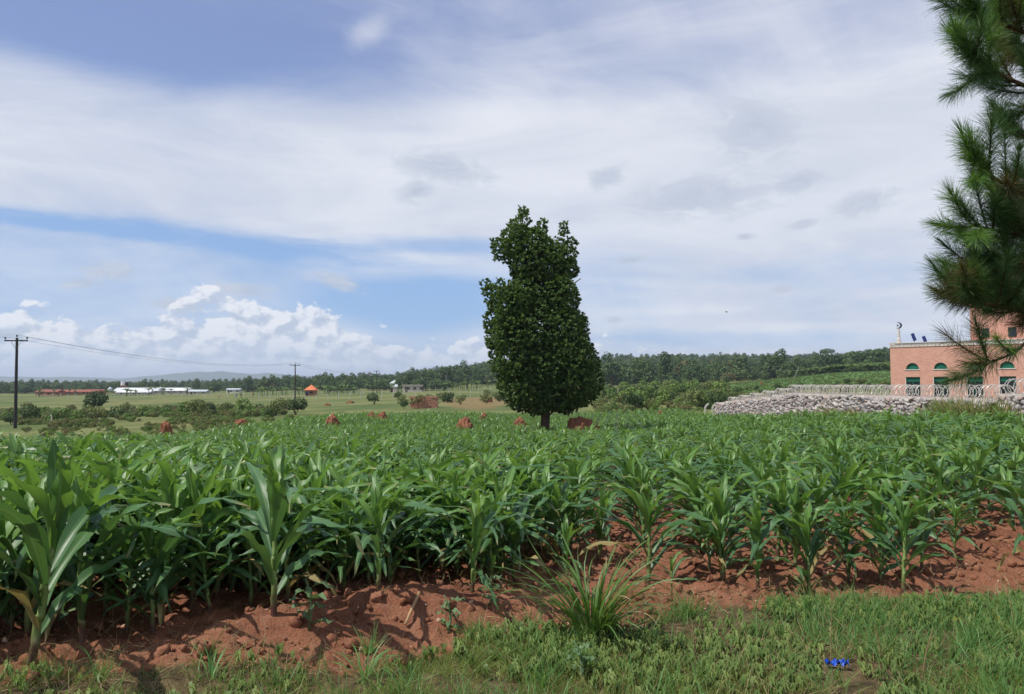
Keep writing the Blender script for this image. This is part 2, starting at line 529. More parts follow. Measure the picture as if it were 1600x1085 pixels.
M['wire'] = plain('galvanised_wire', (.62, .58, .53), (.50, .46, .42), 10, .45, .5, metal=.15)
M['line'] = plain('power_line', (.09, .09, .10), (.06, .06, .07), 3, .6)
M['pole'] = plain('dark_pole', (.030, .030, .034), (.05, .042, .036), 3, .85)
M['pole_grey'] = plain('grey_pole', (.24, .23, .20), (.17, .16, .14), 3, .85)
M['insul'] = plain('insulator', (.05, .03, .025), (.03, .02, .02), 5, .35)
M['concrete'] = plain('concrete_post', (.55, .53, .46), (.40, .38, .32), 5, .9)
M['sheet_white'] = plain('white_roof_sheet', (.66, .66, .66), (.52, .53, .54), .3, .5)
M['sheet_grey'] = plain('grey_roof_sheet', (.50, .53, .56), (.40, .43, .46), .3, .45)
M['wall_pale'] = plain('pale_wall', (.55, .49, .42), (.44, .38, .32), .5, .9)
M['wall_clay'] = plain('clay_wall', (.36, .16, .095), (.27, .12, .07), .8, .9)
M['roof_red'] = plain('red_roof', (.27, .090, .060), (.20, .07, .05), 1.2, .85)
M['roof_orange'] = plain('orange_roof', (.62, .185, .070), (.52, .15, .06), 1.2, .7)
M['dark'] = plain('dark_opening', (.02, .018, .016), (.012, .011, .01), 3, .9)
M['mud_block'] = plain('mud_block', (.42, .215, .145), (.31, .15, .095), 1.2, .95, bump=.5, bdist=.1)
M['hills'] = plain('far_hill', (.070, .095, .045), (.045, .070, .032), .004, .95, detail=6)
M['plastic'] = plain('blue_plastic', (.012, .065, .42), (.02, .10, .50), 40, .3, .5)
m_ = new_mat('rock')
r = obj_random(); n = noise(coords(), 6, 5, .6); v = attr('var')
cc = mixc(S.m('FRACT', r + v), (.23, .215, .215), (.50, .46, .43))
cc = mixc(S.m('FRACT', r * 5.3 + v * 3.7).step(.75, .9) * .6, cc, (.38, .27, .22))
cc = mixc(n.step(.4, .75) * .5, cc, (.20, .185, .18))
M['rock'] = finish(m_, principled(cc, .9, .2, n, .4, .03).outputs[0])
M['pebble'] = plain('pebble', (.50, .33, .24), (.34, .19, .13), 30, .85)
def cloth(name, c): return plain(name, c, tuple(v * .8 for v in c), 8, .9)
M['skin'] = cloth('skin', (.06, .032, .02))

# ------------------------------------------------------------------ terrain
PXS = [-60, 130, 300, 468, 622, 740, 800, 950, 1125, 1250, 1300, 1390, 1600]
DS = [0.01, 6, 12, 20, 30, 38, 50, 70, 100, 130, 170, 250, 330, 500, 700, 900, 1200, 2000, 4000, 12000]
ZT = {
 -60:  [0, 0, -.20, -.60, -1.10, -1.50, -2.0, -2.60, -3.2, -3.5, -3.7, -3.4, -3.3, -3.0, -2.6, -1.8, -2, -3, -3, -3],
 130:  [0, 0, -.20, -.55, -1.05, -1.40, -1.8, -2.30, -2.9, -3.3, -3.5, -3.4, -3.3, -3.0, -2.6, -1.8, -2, -3, -3, -3],
 300:  [0, 0, -.20, -.52, -1.00, -1.30, -1.6, -1.95, -2.5, -3.0, -3.2, -3.1, -3.0, -2.6, -2.0, -1.2, -1.5, -3, -3, -3],
 468:  [0, 0, -.20, -.50, -.95, -1.22, -1.45, -1.65, -2.3, -2.6, -2.6, -2.1, -1.7, -.7, .2, 1.2, .5, -2, -2, -2],
 622:  [0, 0, -.20, -.50, -.95, -1.20, -1.40, -1.55, -1.9, -2.2, -1.9, -1.2, -.6, 1.0, 3.0, 5.0, 3, -2, -2, -2],
 740:  [0, 0, -.20, -.50, -.95, -1.20, -1.40, -1.55, -1.6, -1.6, -1.4, -1.0, .5, 5.0, 11., 17.5, 14, -2, -2, -2],
 800:  [0, 0, -.20, -.50, -.95, -1.20, -1.40, -1.55, -1.6, -1.4, -1.3, -.6, 1.2, 6.5, 14., 22., 18, -2, -2, -2],
 950:  [0, 0, -.19, -.46, -.85, -1.10, -1.30, -1.50, -1.5, -1.2, -.8, .4, 2.0, 8.0, 18., 28.5, 24, -2, -2, -2],
 1125: [0, 0, -.15, -.40, -.75, -.95, -1.20, -1.45, -1.0, -.5, .3, 1.8, 3.0, 8.5, 18., 28., 24, -2, -2, -2],
 1250: [0, 0, -.12, -.30, -.50, -.65, -.80, -.90, .30, .9, 1.9, 4.6, 3.8, 9.0, 18., 28., 24, -2, -2, -2],
 1300: [0, 0, -.10, -.25, -.40, -.50, -.62, -.70, .45, 1.1, 2.3, 5.9, 5.0, 10., 20., 30., 26, -2, -2, -2],
 1390: [0, 0, -.08, -.18, -.25, -.32, -.42, -.45, .6, 1.3, 2.6, 7.0, 6.5, 14., 25., 36., 32, -2, -2, -2],
 1600: [0, 0, -.05, -.10, -.15, -.20, -.30, -.30, .6, 1.3, 2.8, 7.5, 7.5, 15., 27., 38., 34, -2, -2, -2],
}
TAZ = np.array([math.atan((p - CX) / FPX) for p in PXS])
TLD = np.log(np.array(DS))
TZ = np.array([ZT[p] for p in PXS])

def ground_z(x, y, detail=True):
    x = np.asarray(x, float); y = np.asarray(y, float)
    Rr = np.maximum(np.hypot(x, y), 0.02); az = np.arctan2(x, y)
    D = Rr * np.maximum(np.cos(az), 0.6)
    a = np.clip(az, TAZ[0], TAZ[-1]); l = np.clip(np.log(D), TLD[0], TLD[-1])
    i = np.clip(np.searchsorted(TAZ, a) - 1, 0, len(TAZ) - 2); j = np.clip(np.searchsorted(TLD, l) - 1, 0, len(TLD) - 2)
    fa = (a - TAZ[i]) / (TAZ[i + 1] - TAZ[i]); fl = (l - TLD[j]) / (TLD[j + 1] - TLD[j])
    z = (TZ[i, j] * (1 - fa) + TZ[i + 1, j] * fa) * (1 - fl) + (TZ[i, j + 1] * (1 - fa) + TZ[i + 1, j + 1] * fa) * fl
    w = np.clip((np.abs(az) - 1.05) / 0.9, 0, 1); w = w * w * (3 - 2 * w)
    z = z * (1 - w)
    if detail:
        am = np.clip((D - 60) / 300, 0, 1)
        z = z + am * (fbm2(x * .02, y * .02, 4, 3) - .5) * 2.2
    return z

def gz(x, y): return float(ground_z(np.array([x]), np.array([y]))[0])

def hit(px, py, lo=3.0, hi=900.0):
    """ground point under a pixel"""
    d = ray(px, py); d = d / d.y
    Y = np.exp(np.linspace(math.log(lo), math.log(hi), 3000))
    zr = EYE + d.z * Y; zg = ground_z(d.x * Y, Y)
    k = np.argmax(zr <= zg) if np.any(zr <= zg) else len(Y) - 1
    return Vector((d.x * Y[k], Y[k], zg[k]))

# edge of the maize field towards the verge
EX = [-9, -3.2, -2.4, -1.8, -1.1, 0, 2, 3.3, 5, 9]
EY = [3.3, 4.6, 5.1, 5.65, 6.2, 6.35, 6.3, 6.15, 6.3, 7.0]
def edge_y(x): return np.interp(x, EX, EY)
VX = [-9, -3.2, -2.2, -1.5, -1.0, -.6, -.3, 0, .9, 1.5, 3, 4.2, 9]
VY = [3.0, 4.25, 4.60, 4.78, 4.62, 4.95, 5.25, 5.45, 5.55, 5.9, 5.95, 6.15, 6.8]
def verge_y(x): return np.interp(x, VX, VY)
FIELD_L, FIELD_R, FIELD_FAR = -17.6, 16.7, 74.0

def soil_field(x, y):
    """1 in the tilled field and its earth bank, 0 on the verge and pasture"""
    a = np.clip((y - verge_y(x) + .15) / .3, 0, 1) * np.clip((FIELD_FAR - y) / 1.0, 0, 1)
    b = np.clip((x - FIELD_L) / .8, 0, 1) * np.clip((FIELD_R + .8 - x) / .8 + (y < 24) * 9, 0, 1)
    return a * b

PATCH = (-6.5, 7.5, 2.6, 12.5)
azs = np.concatenate([np.radians(np.arange(-180, -48, 6.0)), np.radians(np.arange(-48, 48.01, .4)), np.radians(np.arange(54, 180.1, 6.0))])
ds = np.exp(np.arange(math.log(1.2), math.log(12000), .032))
A, D_ = np.meshgrid(azs, ds)
X, Y = D_ * np.sin(A), D_ * np.cos(A)
Z = ground_z(X, Y)
ins = (X > PATCH[0] + .35) & (X < PATCH[1] - .35) & (Y > PATCH[2] + .35) & (Y < PATCH[3] - .35)
Z = Z - np.where(ins, .3, 0)
nd, na = X.shape
V = np.stack([X, Y, Z], -1).reshape(-1, 3)
idx = np.arange(nd * na).reshape(nd, na)
F = np.stack([idx[:-1, :-1], idx[:-1, 1:], idx[1:, 1:], idx[1:, :-1]], -1).reshape(-1, 4)[:, ::-1]
# close the middle under the camera
V = np.concatenate([V, [[0, 0, 0]]]); c0 = len(V) - 1
xs, ys = V[:, 0], V[:, 1]
u = xs / np.maximum(ys, 1); px_ = 800 + 1186 * u
crop = ((px_ > 1050) & (ys > 120) & (ys < 275) & (ys > 120 + (1390 - px_) * .12)).astype(float)
dry = np.clip(1 - np.abs(px_ - 745) / 75, 0, 1) * np.clip(1 - np.abs(ys - 150) / 70, 0, 1) * 2
dry = np.maximum(dry, (np.clip(1 - np.abs(px_ - 250) / 260, 0, 1) * np.clip(1 - np.abs(ys - 85) / 40, 0, 1)) * .5)
me = mesh_arrays('ground', V, F, attrs={'soil': soil_field(xs, ys) * (ys > 1), 'crop': crop, 'dry': dry}, smooth=True)
ground = tag(link('ground', me, M['ground']), 'red earth field and green pasture running back to the hills', kind='structure')

# finely broken earth and verge close to the camera
st = 0.036
gx = np.arange(PATCH[0], PATCH[1] + st, st); gy = np.arange(PATCH[2], PATCH[3] + st, st)
X, Y = np.meshgrid(gx, gy)
ed = np.minimum.reduce([(X - PATCH[0]), (PATCH[1] - X), (Y - PATCH[2]), (PATCH[3] - Y)])
fade = np.clip(ed / .5, 0, 1)
s_ = soil_field(X, Y)
def bank(X, Y):
    d = Y - edge_y(X)
    b = np.exp(-((d + .42) / .38) ** 2) * (.17 * np.exp(-((X + .95) / 1.15) ** 2) + .03)
    return b
def patch_z(X, Y):
    s_ = soil_field(X, Y)
    lump = np.maximum(fbm2(X * 4.5, Y * 4.5, 4, 21, .6) - .48, 0) * .22 + (fbm2(X * 1.4, Y * 1.4, 3, 5) - .5) * .10
    fine = (fbm2(X * 13, Y * 13, 3, 40, .75) - .5) * .085
    ed = np.minimum.reduce([(X - PATCH[0]), (PATCH[1] - X), (Y - PATCH[2]), (PATCH[3] - Y)])
    fade = np.clip(ed / .5, 0, 1)
    return ground_z(X, Y) + .004 + fade * (bank(X, Y) + lump * (.35 + .65 * s_) + fine * (.5 + .5 * s_))
Z = patch_z(X, Y)
ny, nx = X.shape
idx = np.arange(nx * ny).reshape(ny, nx)
F = np.stack([idx[:-1, :-1], idx[:-1, 1:], idx[1:, 1:], idx[1:, :-1]], -1).reshape(-1, 4)
V = np.stack([X, Y, Z], -1).reshape(-1, 3)
me = mesh_arrays('earth', V, F, attrs={'soil': s_.ravel(), 'crop': np.zeros(V.shape[0]), 'dry': np.full(V.shape[0], .0), 'litter': 1 - s_.ravel()}, smooth=True)
earth = tag(link('tilled_earth', me, M['ground']), 'broken red earth along the front edge of the maize', kind='structure')
def near_z(x, y):
    x = np.asarray(x, float); y = np.asarray(y, float)
    ins = (x > PATCH[0]) & (x < PATCH[1]) & (y > PATCH[2]) & (y < PATCH[3])
    return np.where(ins, patch_z(x, y), ground_z(x, y))
def nz(x, y): return float(near_z(np.array([x]), np.array([y]))[0])
def near_hit(px, py):
    d = ray(px, py); d = d / d.y
    Yv = np.linspace(3.0, 14, 1500); zr = EYE + d.z * Yv; zg = near_z(d.x * Yv, Yv)
    k = int(np.argmax(zr <= zg)) if np.any(zr <= zg) else len(Yv) - 1
    return Vector((d.x * Yv[k], Yv[k], zg[k]))

# blue hills on the horizon
def hills(name, px_rows, Dh, seed, back):
    pxs = np.arange(-700, 2400, 8.0)
    rows = np.interp(pxs, [p for p, _ in px_rows], [r_ for _, r_ in px_rows])
    rows = rows + (fbm2(pxs * .03, pxs * 0 + seed, 4, seed) - .5) * 3.0
    hgt = np.maximum(EYE + (HORIZON - rows + 2.5) / FPX * Dh, -2)
    prof = [(0.0, 0.0), (.25, .35), (.5, .72), (.75, .95), (1.0, 1.0), (1.4, .7), (2.0, 0.0)]
    Vv = []
    for t, h in prof:
        Dt = Dh * (1 - back * (1 - t))
        wob = 1 + (fbm2(pxs * .02 + 5, pxs * 0 + t * 3, 3, seed + 9) - .5) * .25 * (t not in (1.0,))
        Vv.append(np.stack([(pxs - CX) / FPX * Dt, np.full_like(pxs, Dt), -6 + (hgt + 6) * np.minimum(h * wob, 1)], -1))
    Vv = np.array(Vv); n1, n2 = Vv.shape[:2]
    ix = np.arange(n1 * n2).reshape(n1, n2)
    Ff = np.stack([ix[:-1, :-1], ix[:-1, 1:], ix[1:, 1:], ix[1:, :-1]], -1).reshape(-1, 4)
    o = link(name, mesh_arrays(name, Vv.reshape(-1, 3), Ff, smooth=True), M['hills'])
    return o
tag(hills('hills', [(-700, 592), (0, 590.5), (90, 592), (130, 591.5), (185, 595), (215, 591.5), (255, 589), (290, 585), (305, 582.5), (330, 585), (345, 583), (375, 586), (395, 588), (425, 586), (470, 590), (560, 593), (700, 596), (2400, 596)], 6200, 3, .22),
    'long blue hills on the horizon behind the plain', kind='structure')
# ------------------------------------------------------------------ brick hall with arched windows
FDIR = Vector((0.74, -0.672, 0)).normalized()        # along the facade, towards the right
FIN = Vector((-FDIR.y, FDIR.x, 0))                   # into the building
if FIN.y < 0: FIN = -FIN
F0 = at(1392, 600, 64.0); F0.z = 0
def fpt(s, z, d=0.0): return F0 + FDIR * s + FIN * d + Vector((0, 0, z))
def s_of_px(px):
    lo, hi = -5.0, 40.0
    for _ in range(50):
        m__ = (lo + hi) / 2; p = fpt(m__, 0)
        if 800 + FPX * p.x / p.y < px: lo = m__
        else: hi = m__
    return lo
FANG = math.atan2(FDIR.y, FDIR.x)
FM = Matrix.Rotation(FANG, 3, 'Z')
mosque = empty('brick_hall', F0)
tag(mosque, 'red brick hall with arched green windows behind the stone wall', 'building')
FL, ZB, ZT_, DEP = 21.0, -1.2, 4.92, 14.0
wins = [s_of_px(p) for p in (1425.5, 1469.5, 1522.5, 1573.5)]
step_ = (wins[-1] - wins[0]) / 3
wins += [wins[-1] + step_ * k for k in (1, 2, 3)]
HW, AW = .56, .53
Z_RB, Z_RT, Z_AB, Z_AT = 0.55, 2.42, 2.98, 3.58
def local(s, z, d=0.0): return FDIR * s + FIN * d + Vector((0, 0, z))
V, F, UV = [], [], []
def quad(pts, uvs):
    o = len(V); V.extend(pts); F.append((o, o + 1, o + 2, o + 3)); UV.extend(uvs)
def fq(s0, s1, z0a, z0b, z1a, z1b, d=0.0):
    quad([local(s0, z0a, d), local(s1, z0b, d), local(s1, z1b, d), local(s0, z1a, d)], [(s0, z0a), (s1, z0b), (s1, z1b), (s0, z1a)])
NA = 10
def arch_z(t): return Z_AB + (Z_AT - Z_AB) * math.sqrt(max(0, 1 - t * t))
prev = 0.0
REV = .16
for w in wins:
    fq(prev, w - HW, ZB, ZB, ZT_, ZT_)
    fq(w - HW, w + HW, ZB, ZB, Z_RB, Z_RB)
    fq(w - HW, w + HW, Z_RT, Z_RT, Z_AB, Z_AB)
    fq(w - HW, w - AW, Z_AB, Z_AB, ZT_, ZT_); fq(w + AW, w + HW, Z_AB, Z_AB, ZT_, ZT_)
    for k in range(NA):
        t0, t1 = -1 + 2 * k / NA, -1 + 2 * (k + 1) / NA
        fq(w + AW * t0, w + AW * t1, arch_z(t0), arch_z(t1), ZT_, ZT_)
        quad([local(w + AW * t0, arch_z(t0)), local(w + AW * t1, arch_z(t1)), local(w + AW * t1, arch_z(t1), REV), local(w + AW * t0, arch_z(t0), REV)], [(0, t0), (0, t1), (.16, t1), (.16, t0)])
    for (a, za), (b, zb) in (((w - HW, Z_RB), (w - HW, Z_RT)), ((w - HW, Z_RT), (w + HW, Z_RT)), ((w + HW, Z_RT), (w + HW, Z_RB)), ((w + HW, Z_RB), (w - HW, Z_RB)), ((w + AW, Z_AB), (w - AW, Z_AB))):
        quad([local(a, za), local(b, zb), local(b, zb, REV), local(a, za, REV)], [(a, za), (b, zb), (b + .16, zb + .16), (a + .16, za + .16)])
    prev = w + HW
fq(prev, FL, ZB, ZB, ZT_, ZT_)
for (sa, da), (sb, db) in (((FL, 0), (FL, DEP)), ((FL, DEP), (0, DEP)), ((0, DEP), (0, 0))):
    quad([local(sa, ZB, da), local(sb, ZB, db), local(sb, ZT_, db), local(sa, ZT_, da)], [(0, ZB), (DEP, ZB), (DEP, ZT_), (0, ZT_)])
quad([local(0, ZT_ - .02, 0), local(FL, ZT_ - .02, 0), local(FL, ZT_ - .02, DEP), local(0, ZT_ - .02, DEP)], [(0, 0), (FL, 0), (FL, DEP), (0, DEP)])
me = mesh_arrays('wall', np.array([tuple(p) for p in V]), np.array(F), uv=UV)
link('wall', me, M['brick'], mosque)
for w in wins:
    mb = MB(); c = local(w, (Z_RB + Z_RT) / 2, REV + .03)
    mb.box(c, (2 * HW, .03, Z_RT - Z_RB), FM)
    wo_ = mb.build('window', M['dark_glass'], mosque)
    fr = MB()
    for ss in (-HW + .035, 0, HW - .035): fr.box(local(w + ss, (Z_RB + Z_RT) / 2, REV - .03), (.07, .06, Z_RT - Z_RB), FM)
    for zz in (Z_RB + .035, Z_RT - .035): fr.box(local(w, zz, REV - .033), (2 * HW, .05, .07), FM)
    fr.build('frame', M['green_frame'], wo_)
    tp = MB(); tp.box(local(w, Z_RT - .23, REV - .012), (2 * HW - .1, .02, .30), FM); tp.build('top_pane', M['green_glass'], wo_)
    mb = MB(); pts = [local(w + AW * math.cos(math.pi * k / 16), Z_AB + (Z_AT - Z_AB) * math.sin(math.pi * k / 16), REV - .02) for k in range(17)]
    mb.add(pts, [tuple(range(17))]); fan = mb.build('arched_window', M['green_glass'], mosque)
    sl = MB(); sl.box(local(w, Z_AB + .035, .03), (2 * AW + .1, .16, .07), FM); sl.build('sill', M['plaster'], fan)
    sl = MB(); sl.box(local(w - HW + .025, (Z_RB + Z_RT) / 2, .06), (.05, .13, Z_RT - Z_RB - .01), FM); sl.build('jamb', M['plaster'], wo_)
# pierced parapet
mb = MB()
mb.box(local(FL / 2, ZT_ + .03, .06), (FL + .16, .22, .06), FM)
mb.box(local(FL / 2, ZT_ + .335, .06), (FL + .16, .20, .05), FM)
k = 0.0
while k < FL:
    for sg in (-1, 1):
        mb.box(local(k + .15, ZT_ + .185, .06), (.055, .10, .37), FM @ Matrix.Rotation(sg * .72, 3, 'Y'))
    mb.box(local(k, ZT_ + .185, .06), (.07, .12, .245), FM)
    k += .30
mb.build('parapet_lattice', M['plaster'], mosque)
mb = MB(); mb.box(local(FL / 2, ZT_ + .18, .2), (FL, .05, .30), FM); mb.build('parapet_backing', M['cap'], mosque)
# corner finial with crescent and star
sF = s_of_px(1404.5)
fin = MB()
b0 = local(sF, ZT_ + .36, .2)
fin.tube([b0, b0 + Vector((0, 0, .12)), b0 + Vector((0, 0, .14)), b0 + Vector((0, 0, .35)), b0 + Vector((0, 0, .42)), b0 + Vector((0, 0, 1.18))], [.20, .20, .15, .14, .11, .085], 10)
fin.box(local(.22, ZT_ + .28, .15), (.34, .34, .22), FM)
fp = fin.build('finial', M['plaster'], mosque)
cc = b0 + Vector((0, 0, 1.48))
# crescent: outer circle minus a shifted inner circle, facing the field
def crescent(mb, cen, ro, ri, sh, th, ang):
    e1 = FDIR; e2 = Vector((0, 0, 1)); n_ = FIN
    P = []
    a_lim = math.acos((ro * ro + sh * sh - ri * ri) / (2 * ro * sh))
    b_lim = math.acos((ri * ri - ro * ro - sh * sh) / (2 * ri * sh)) if abs((ri * ri - ro * ro - sh * sh) / (2 * ri * sh)) <= 1 else math.pi
    N_ = 18
    outer = [(math.cos(t) * ro, math.sin(t) * ro) for t in np.linspace(a_lim, 2 * math.pi - a_lim, N_)]
    hx, hy = outer[0]
    tb = math.atan2(hy, hx - sh)
    inner = [(sh + math.cos(t) * ri, math.sin(t) * ri) for t in np.linspace(tb, 2 * math.pi - tb, N_)]
    ca, sa = math.cos(ang), math.sin(ang)
    def w3(p, d): 
        x, y = p[0] * ca - p[1] * sa, p[0] * sa + p[1] * ca
        return cen + e1 * x + e2 * y + n_ * d
    Vv = [w3(p, d) for d in (-th, th) for p in outer] + [w3(p, d) for d in (-th, th) for p in inner]
    Ff = []
    for i in range(N_ - 1):
        o0, o1, i0, i1 = i, N_ + i, 2 * N_ + i, 3 * N_ + i
        Ff += [(o0, o0 + 1, i0 + 1, i0), (o1, i1, i1 + 1, o1 + 1), (o0, o1, o1 + 1, o0 + 1), (i0, i0 + 1, i1 + 1, i1)]
    mb.add(Vv, Ff)
mb = MB(); crescent(mb, cc, .27, .215, .085, .035, math.pi - .15)
mb.build('crescent', M['steel_blue'], fp)
mb = MB()
star = []
for k in range(10):
    r_ = .115 if k % 2 == 0 else .05; t = math.pi / 2 + k * math.pi / 5
    star.append((r_ * math.cos(t), r_ * math.sin(t)))
for d in (-.02, .02): mb.v.extend([tuple(cc - FDIR * .06 + FDIR * p[0] + Vector((0, 0, p[1])) + FIN * d) for p in star])
mb.f += [tuple(range(10)), tuple(reversed(range(10, 20)))] + [(k, (k + 1) % 10, 10 + (k + 1) % 10, 10 + k) for k in range(10)]
mb.mi += [0] * 12
mb.build('star', M['steel_blue'], fp)
# square tower on the roof
s0, s1 = s_of_px(1508), s_of_px(1508) + 4.6
tq = []
V, F, UV = [], [], []
TD0, TD1, TZ0, TZ1 = 2.2, 6.8, ZT_ - .02, 12.0
for (sa, da), (sb, db) in (((s0, TD0), (s1, TD0)), ((s1, TD0), (s1, TD1)), ((s1, TD1), (s0, TD1)), ((s0, TD1), (s0, TD0))):
    quad([local(sa, TZ0, da), local(sb, TZ0, db), local(sb, TZ1, db), local(sa, TZ1, da)], [(0, TZ0), (4.6, TZ0), (4.6, TZ1), (0, TZ1)])
quad([local(s0, TZ1, TD0), local(s1, TZ1, TD0), local(s1, TZ1, TD1), local(s0, TZ1, TD1)], [(0, 0), (4, 0), (4, 4), (0, 4)])
tw = link('tower', mesh_arrays('tower', np.array([tuple(p) for p in V]), np.array(F), uv=UV), M['brick'], mosque)
for ss in (1.05, 2.9):
    mb = MB(); mb.box(local(s0 + ss, TZ0 + 1.05, TD0), (.55, .10, .75), FM); mb.build('tower_window', M['dark_glass'], tw)
mb = MB()
mb.box(local((s0 + s1) / 2, TZ1 + .06, (TD0 + TD1) / 2), (4.95, 4.95, .16), FM); mb.build('tower_cap', M['plaster'], tw)
# blue panels on the roof
for px, pt, pb, lb in ((1422.5, 520.5, 535.5, 'taller tilted blue panel on the hall roof, beside the crescent finial'), (1439.5, 525, 535, 'shorter tilted blue panel on the hall roof, nearer the tower')):
    s_p = s_of_px(px); o = empty('roof_panel', F0 + local(s_p, ZT_ - .02, 1.2)); tag(o, lb, 'solar panel', 'blue panels on the hall roof')
    Yd = (F0 + local(s_p, 0, 1.2)).y; zt = at(px, pt, Yd).z - ZT_ + .02
    mb = MB(); mb.tube([(0, 0, 0), (.06, -.04, zt * .55)], .025, 6); mb.build('post', M['pole_grey'], o)
    mb = MB(); mb.box((0, 0, zt * .72), (.26, .05, zt * .52), FM @ Matrix.Rotation(-.32, 3, 'Y')); mb.build('panel', M['solar'], o)

# ------------------------------------------------------------------ stone wall with razor wire
def rock_mesh(seed):
    r_ = np.random.default_rng(seed)
    bm = bmesh.new()
    for k in range(14):
        v = r_.normal(size=3); v /= np.linalg.norm(v); v *= .5 * (.8 + .4 * r_.random()); v = np.sign(v) * np.abs(v) ** .8
        bm.verts.new(v)
    bmesh.ops.convex_hull(bm, input=bm.verts)
    bmesh.ops.delete(bm, geom=[v for v in bm.verts if not v.link_faces], context='VERTS')
    bmesh.ops.triangulate(bm, faces=bm.faces)
    me = bpy.data.meshes.new('stone'); bm.to_mesh(me); bm.free()
    me.materials.append(M['rock'])
    return me
ROCKS = [rock_mesh(s) for s in range(8)]
WX = 18.0
def wall_x(y): return WX + (y - 30) * .004
def wall_top(y):
    if y < 27.6: return 1.42
    if y < 49: return 1.2
    k = min(int((y - 49) / 2.9) + 1, 6)
    return 1.2 - k * .165
swall = empty('stone_wall', (WX, 30, gz(WX, 30)))
tag(swall, 'pale rubble stone wall with stepped end beside the maize', 'wall')
inv = Vector(swall.location)
core = MB()
segs = [(24.0, 27.6), (27.6, 49.0)] + [(49 + 2.9 * k, 49 + 2.9 * (k + 1)) for k in range(6)]
for y0, y1 in segs:
    zt = wall_top((y0 + y1) / 2)
    zb = min(gz(WX, y0), gz(WX, y1)) - .3
    core.box(Vector((wall_x((y0 + y1) / 2) + .03, (y0 + y1) / 2, (zt + zb) / 2 - .05)) - inv, (.50, y1 - y0, zt - zb - .1))
core.build('core', M['cap'], swall)
cap = MB()
for y0, y1 in segs:
    zt = wall_top((y0 + y1) / 2)
    y = y0
    while y < y1 - .05:
        L_ = min(random.uniform(1.6, 2.4), y1 - y)
        cap.box(Vector((wall_x(y), y + L_ / 2, zt - .02 + random.uniform(-.012, .012))) - inv, (.70, L_ - .015, .10))
        y += L_
cap.build('coping', M['cap'], swall)
stones = []
for y0, y1 in segs:
    zt = wall_top((y0 + y1) / 2)
    zb = min(gz(WX, y0), gz(WX, y1)) - .1
    z = zt - .13
    while z > zb:
        y = y0 + random.uniform(0, .1)
        while y < y1:
            L_ = random.choice([random.uniform(.12, .24), random.uniform(.2, .40)]); hgt = random.uniform(.11, .22)
            stones.append((wall_x(y) - .27 + random.uniform(-.06, .03), y + L_ / 2, z + random.uniform(-.06, .05), L_ * 1.22, hgt * 1.35, random.uniform(.28, .42)))
            y += L_
        z -= .145
    # the end of the wall towards the far steps and the near side of each step
for k in range(30):
    stones.append((wall_x(66) + random.uniform(-.3, .3), 66.35, random.uniform(-1.2, .1), .3, .26, .3))
def score(t):
    return (t[3] * t[4] / (t[1] ** 2)) * (1 if t[2] > gz(t[0] - .4, t[1]) + .62 else .02) * (1 if t[1] > 26.5 else .1)
stones.sort(key=score, reverse=True)
rest_V, rest_F = [], []
RV = [(np.array([v.co[:] for v in m__.vertices]), np.array([p.vertices[:] for p in m__.polygons])) for m__ in ROCKS]
parts = []; var = []
for i, (x, y, z, L_, hg, th) in enumerate(stones):
    eu = (random.uniform(-.5, .5), random.uniform(-.5, .5), random.uniform(-.3, .3))
    if i < 300:
        o = bpy.data.objects.new('stone', ROCKS[i % 8]); COL.objects.link(o); o.parent = swall
        o.location = Vector((x, y, z)) - inv; o.scale = (th, L_, hg); o.rotation_euler = eu
    else:
        tv, tf = RV[i % 8]
        Mx = np.array(Matrix.Rotation(eu[2], 3, 'Z') @ Matrix.Rotation(eu[0], 3, 'X')) @ np.diag([th, L_, hg])
        parts.append((tv @ Mx.T + np.array([x, y, z]) - np.array(inv), tf)); var.append(np.full(len(tv), random.random()))
Vv, Ff = joinVF(parts)
tag(link('rubble', mesh_arrays('rubble', Vv, Ff, attrs={'var': np.concatenate(var)}), M['rock'], swall), kind='stuff')

def coil(name, y0, y1, label, r_=.26, pitch=.25):
    o = empty(name, (wall_x(y0), y0, wall_top((y0 + y1) / 2) + .03)); tag(o, label, 'razor wire', 'coils of razor wire on the stone wall')
    n_t = (y1 - y0) / pitch; pts = []
    N_ = int(n_t * 20)
    for k in range(N_ + 1):
        t = 2 * math.pi * k / 20
        rr = r_ * (1 + .05 * math.sin(t * .37) + .03 * math.sin(t * .113))
        pts.append((rr * math.cos(t) + .02 * math.sin(t * .21), (y1 - y0) * k / N_ + .05 * math.sin(t * .5), r_ + rr * math.sin(t)))
    mb = MB(); mb.tube(pts, .013, 4); mb.build('coil', M['wire'], o)
    bb = MB()
    for k in range(2, N_, 4):
        p = Vector(pts[k]); q = (Vector(pts[k + 1 if k < N_ else k]) - Vector(pts[k - 1])).normalized()
        sd = q.cross(Vector((0, 1, 0))).normalized() * .035
        bb.add([p - q * .022 - sd, p - q * .022 + sd, p + q * .022 + sd, p + q * .022 - sd], [(0, 1, 2, 3)])
    tag(bb.build('barbs', M['wire'], o), kind='stuff')
coil('razor_wire', 24.0, 27.5, 'large coil of razor wire on the raised end of the stone wall, nearest the pine')
coil('razor_wire', 27.6, 48.9, 'longest coil of razor wire on the level stretch of the stone wall')
for k in range(6):
    if k < 5:
        coil('razor_wire', 49.05 + 2.9 * k, 51.85 + 2.9 * k, 'short coil of razor wire on the %s step down of the stone wall' % ('first', 'second', 'third', 'fourth', 'fifth')[k], .23 - .012 * k)

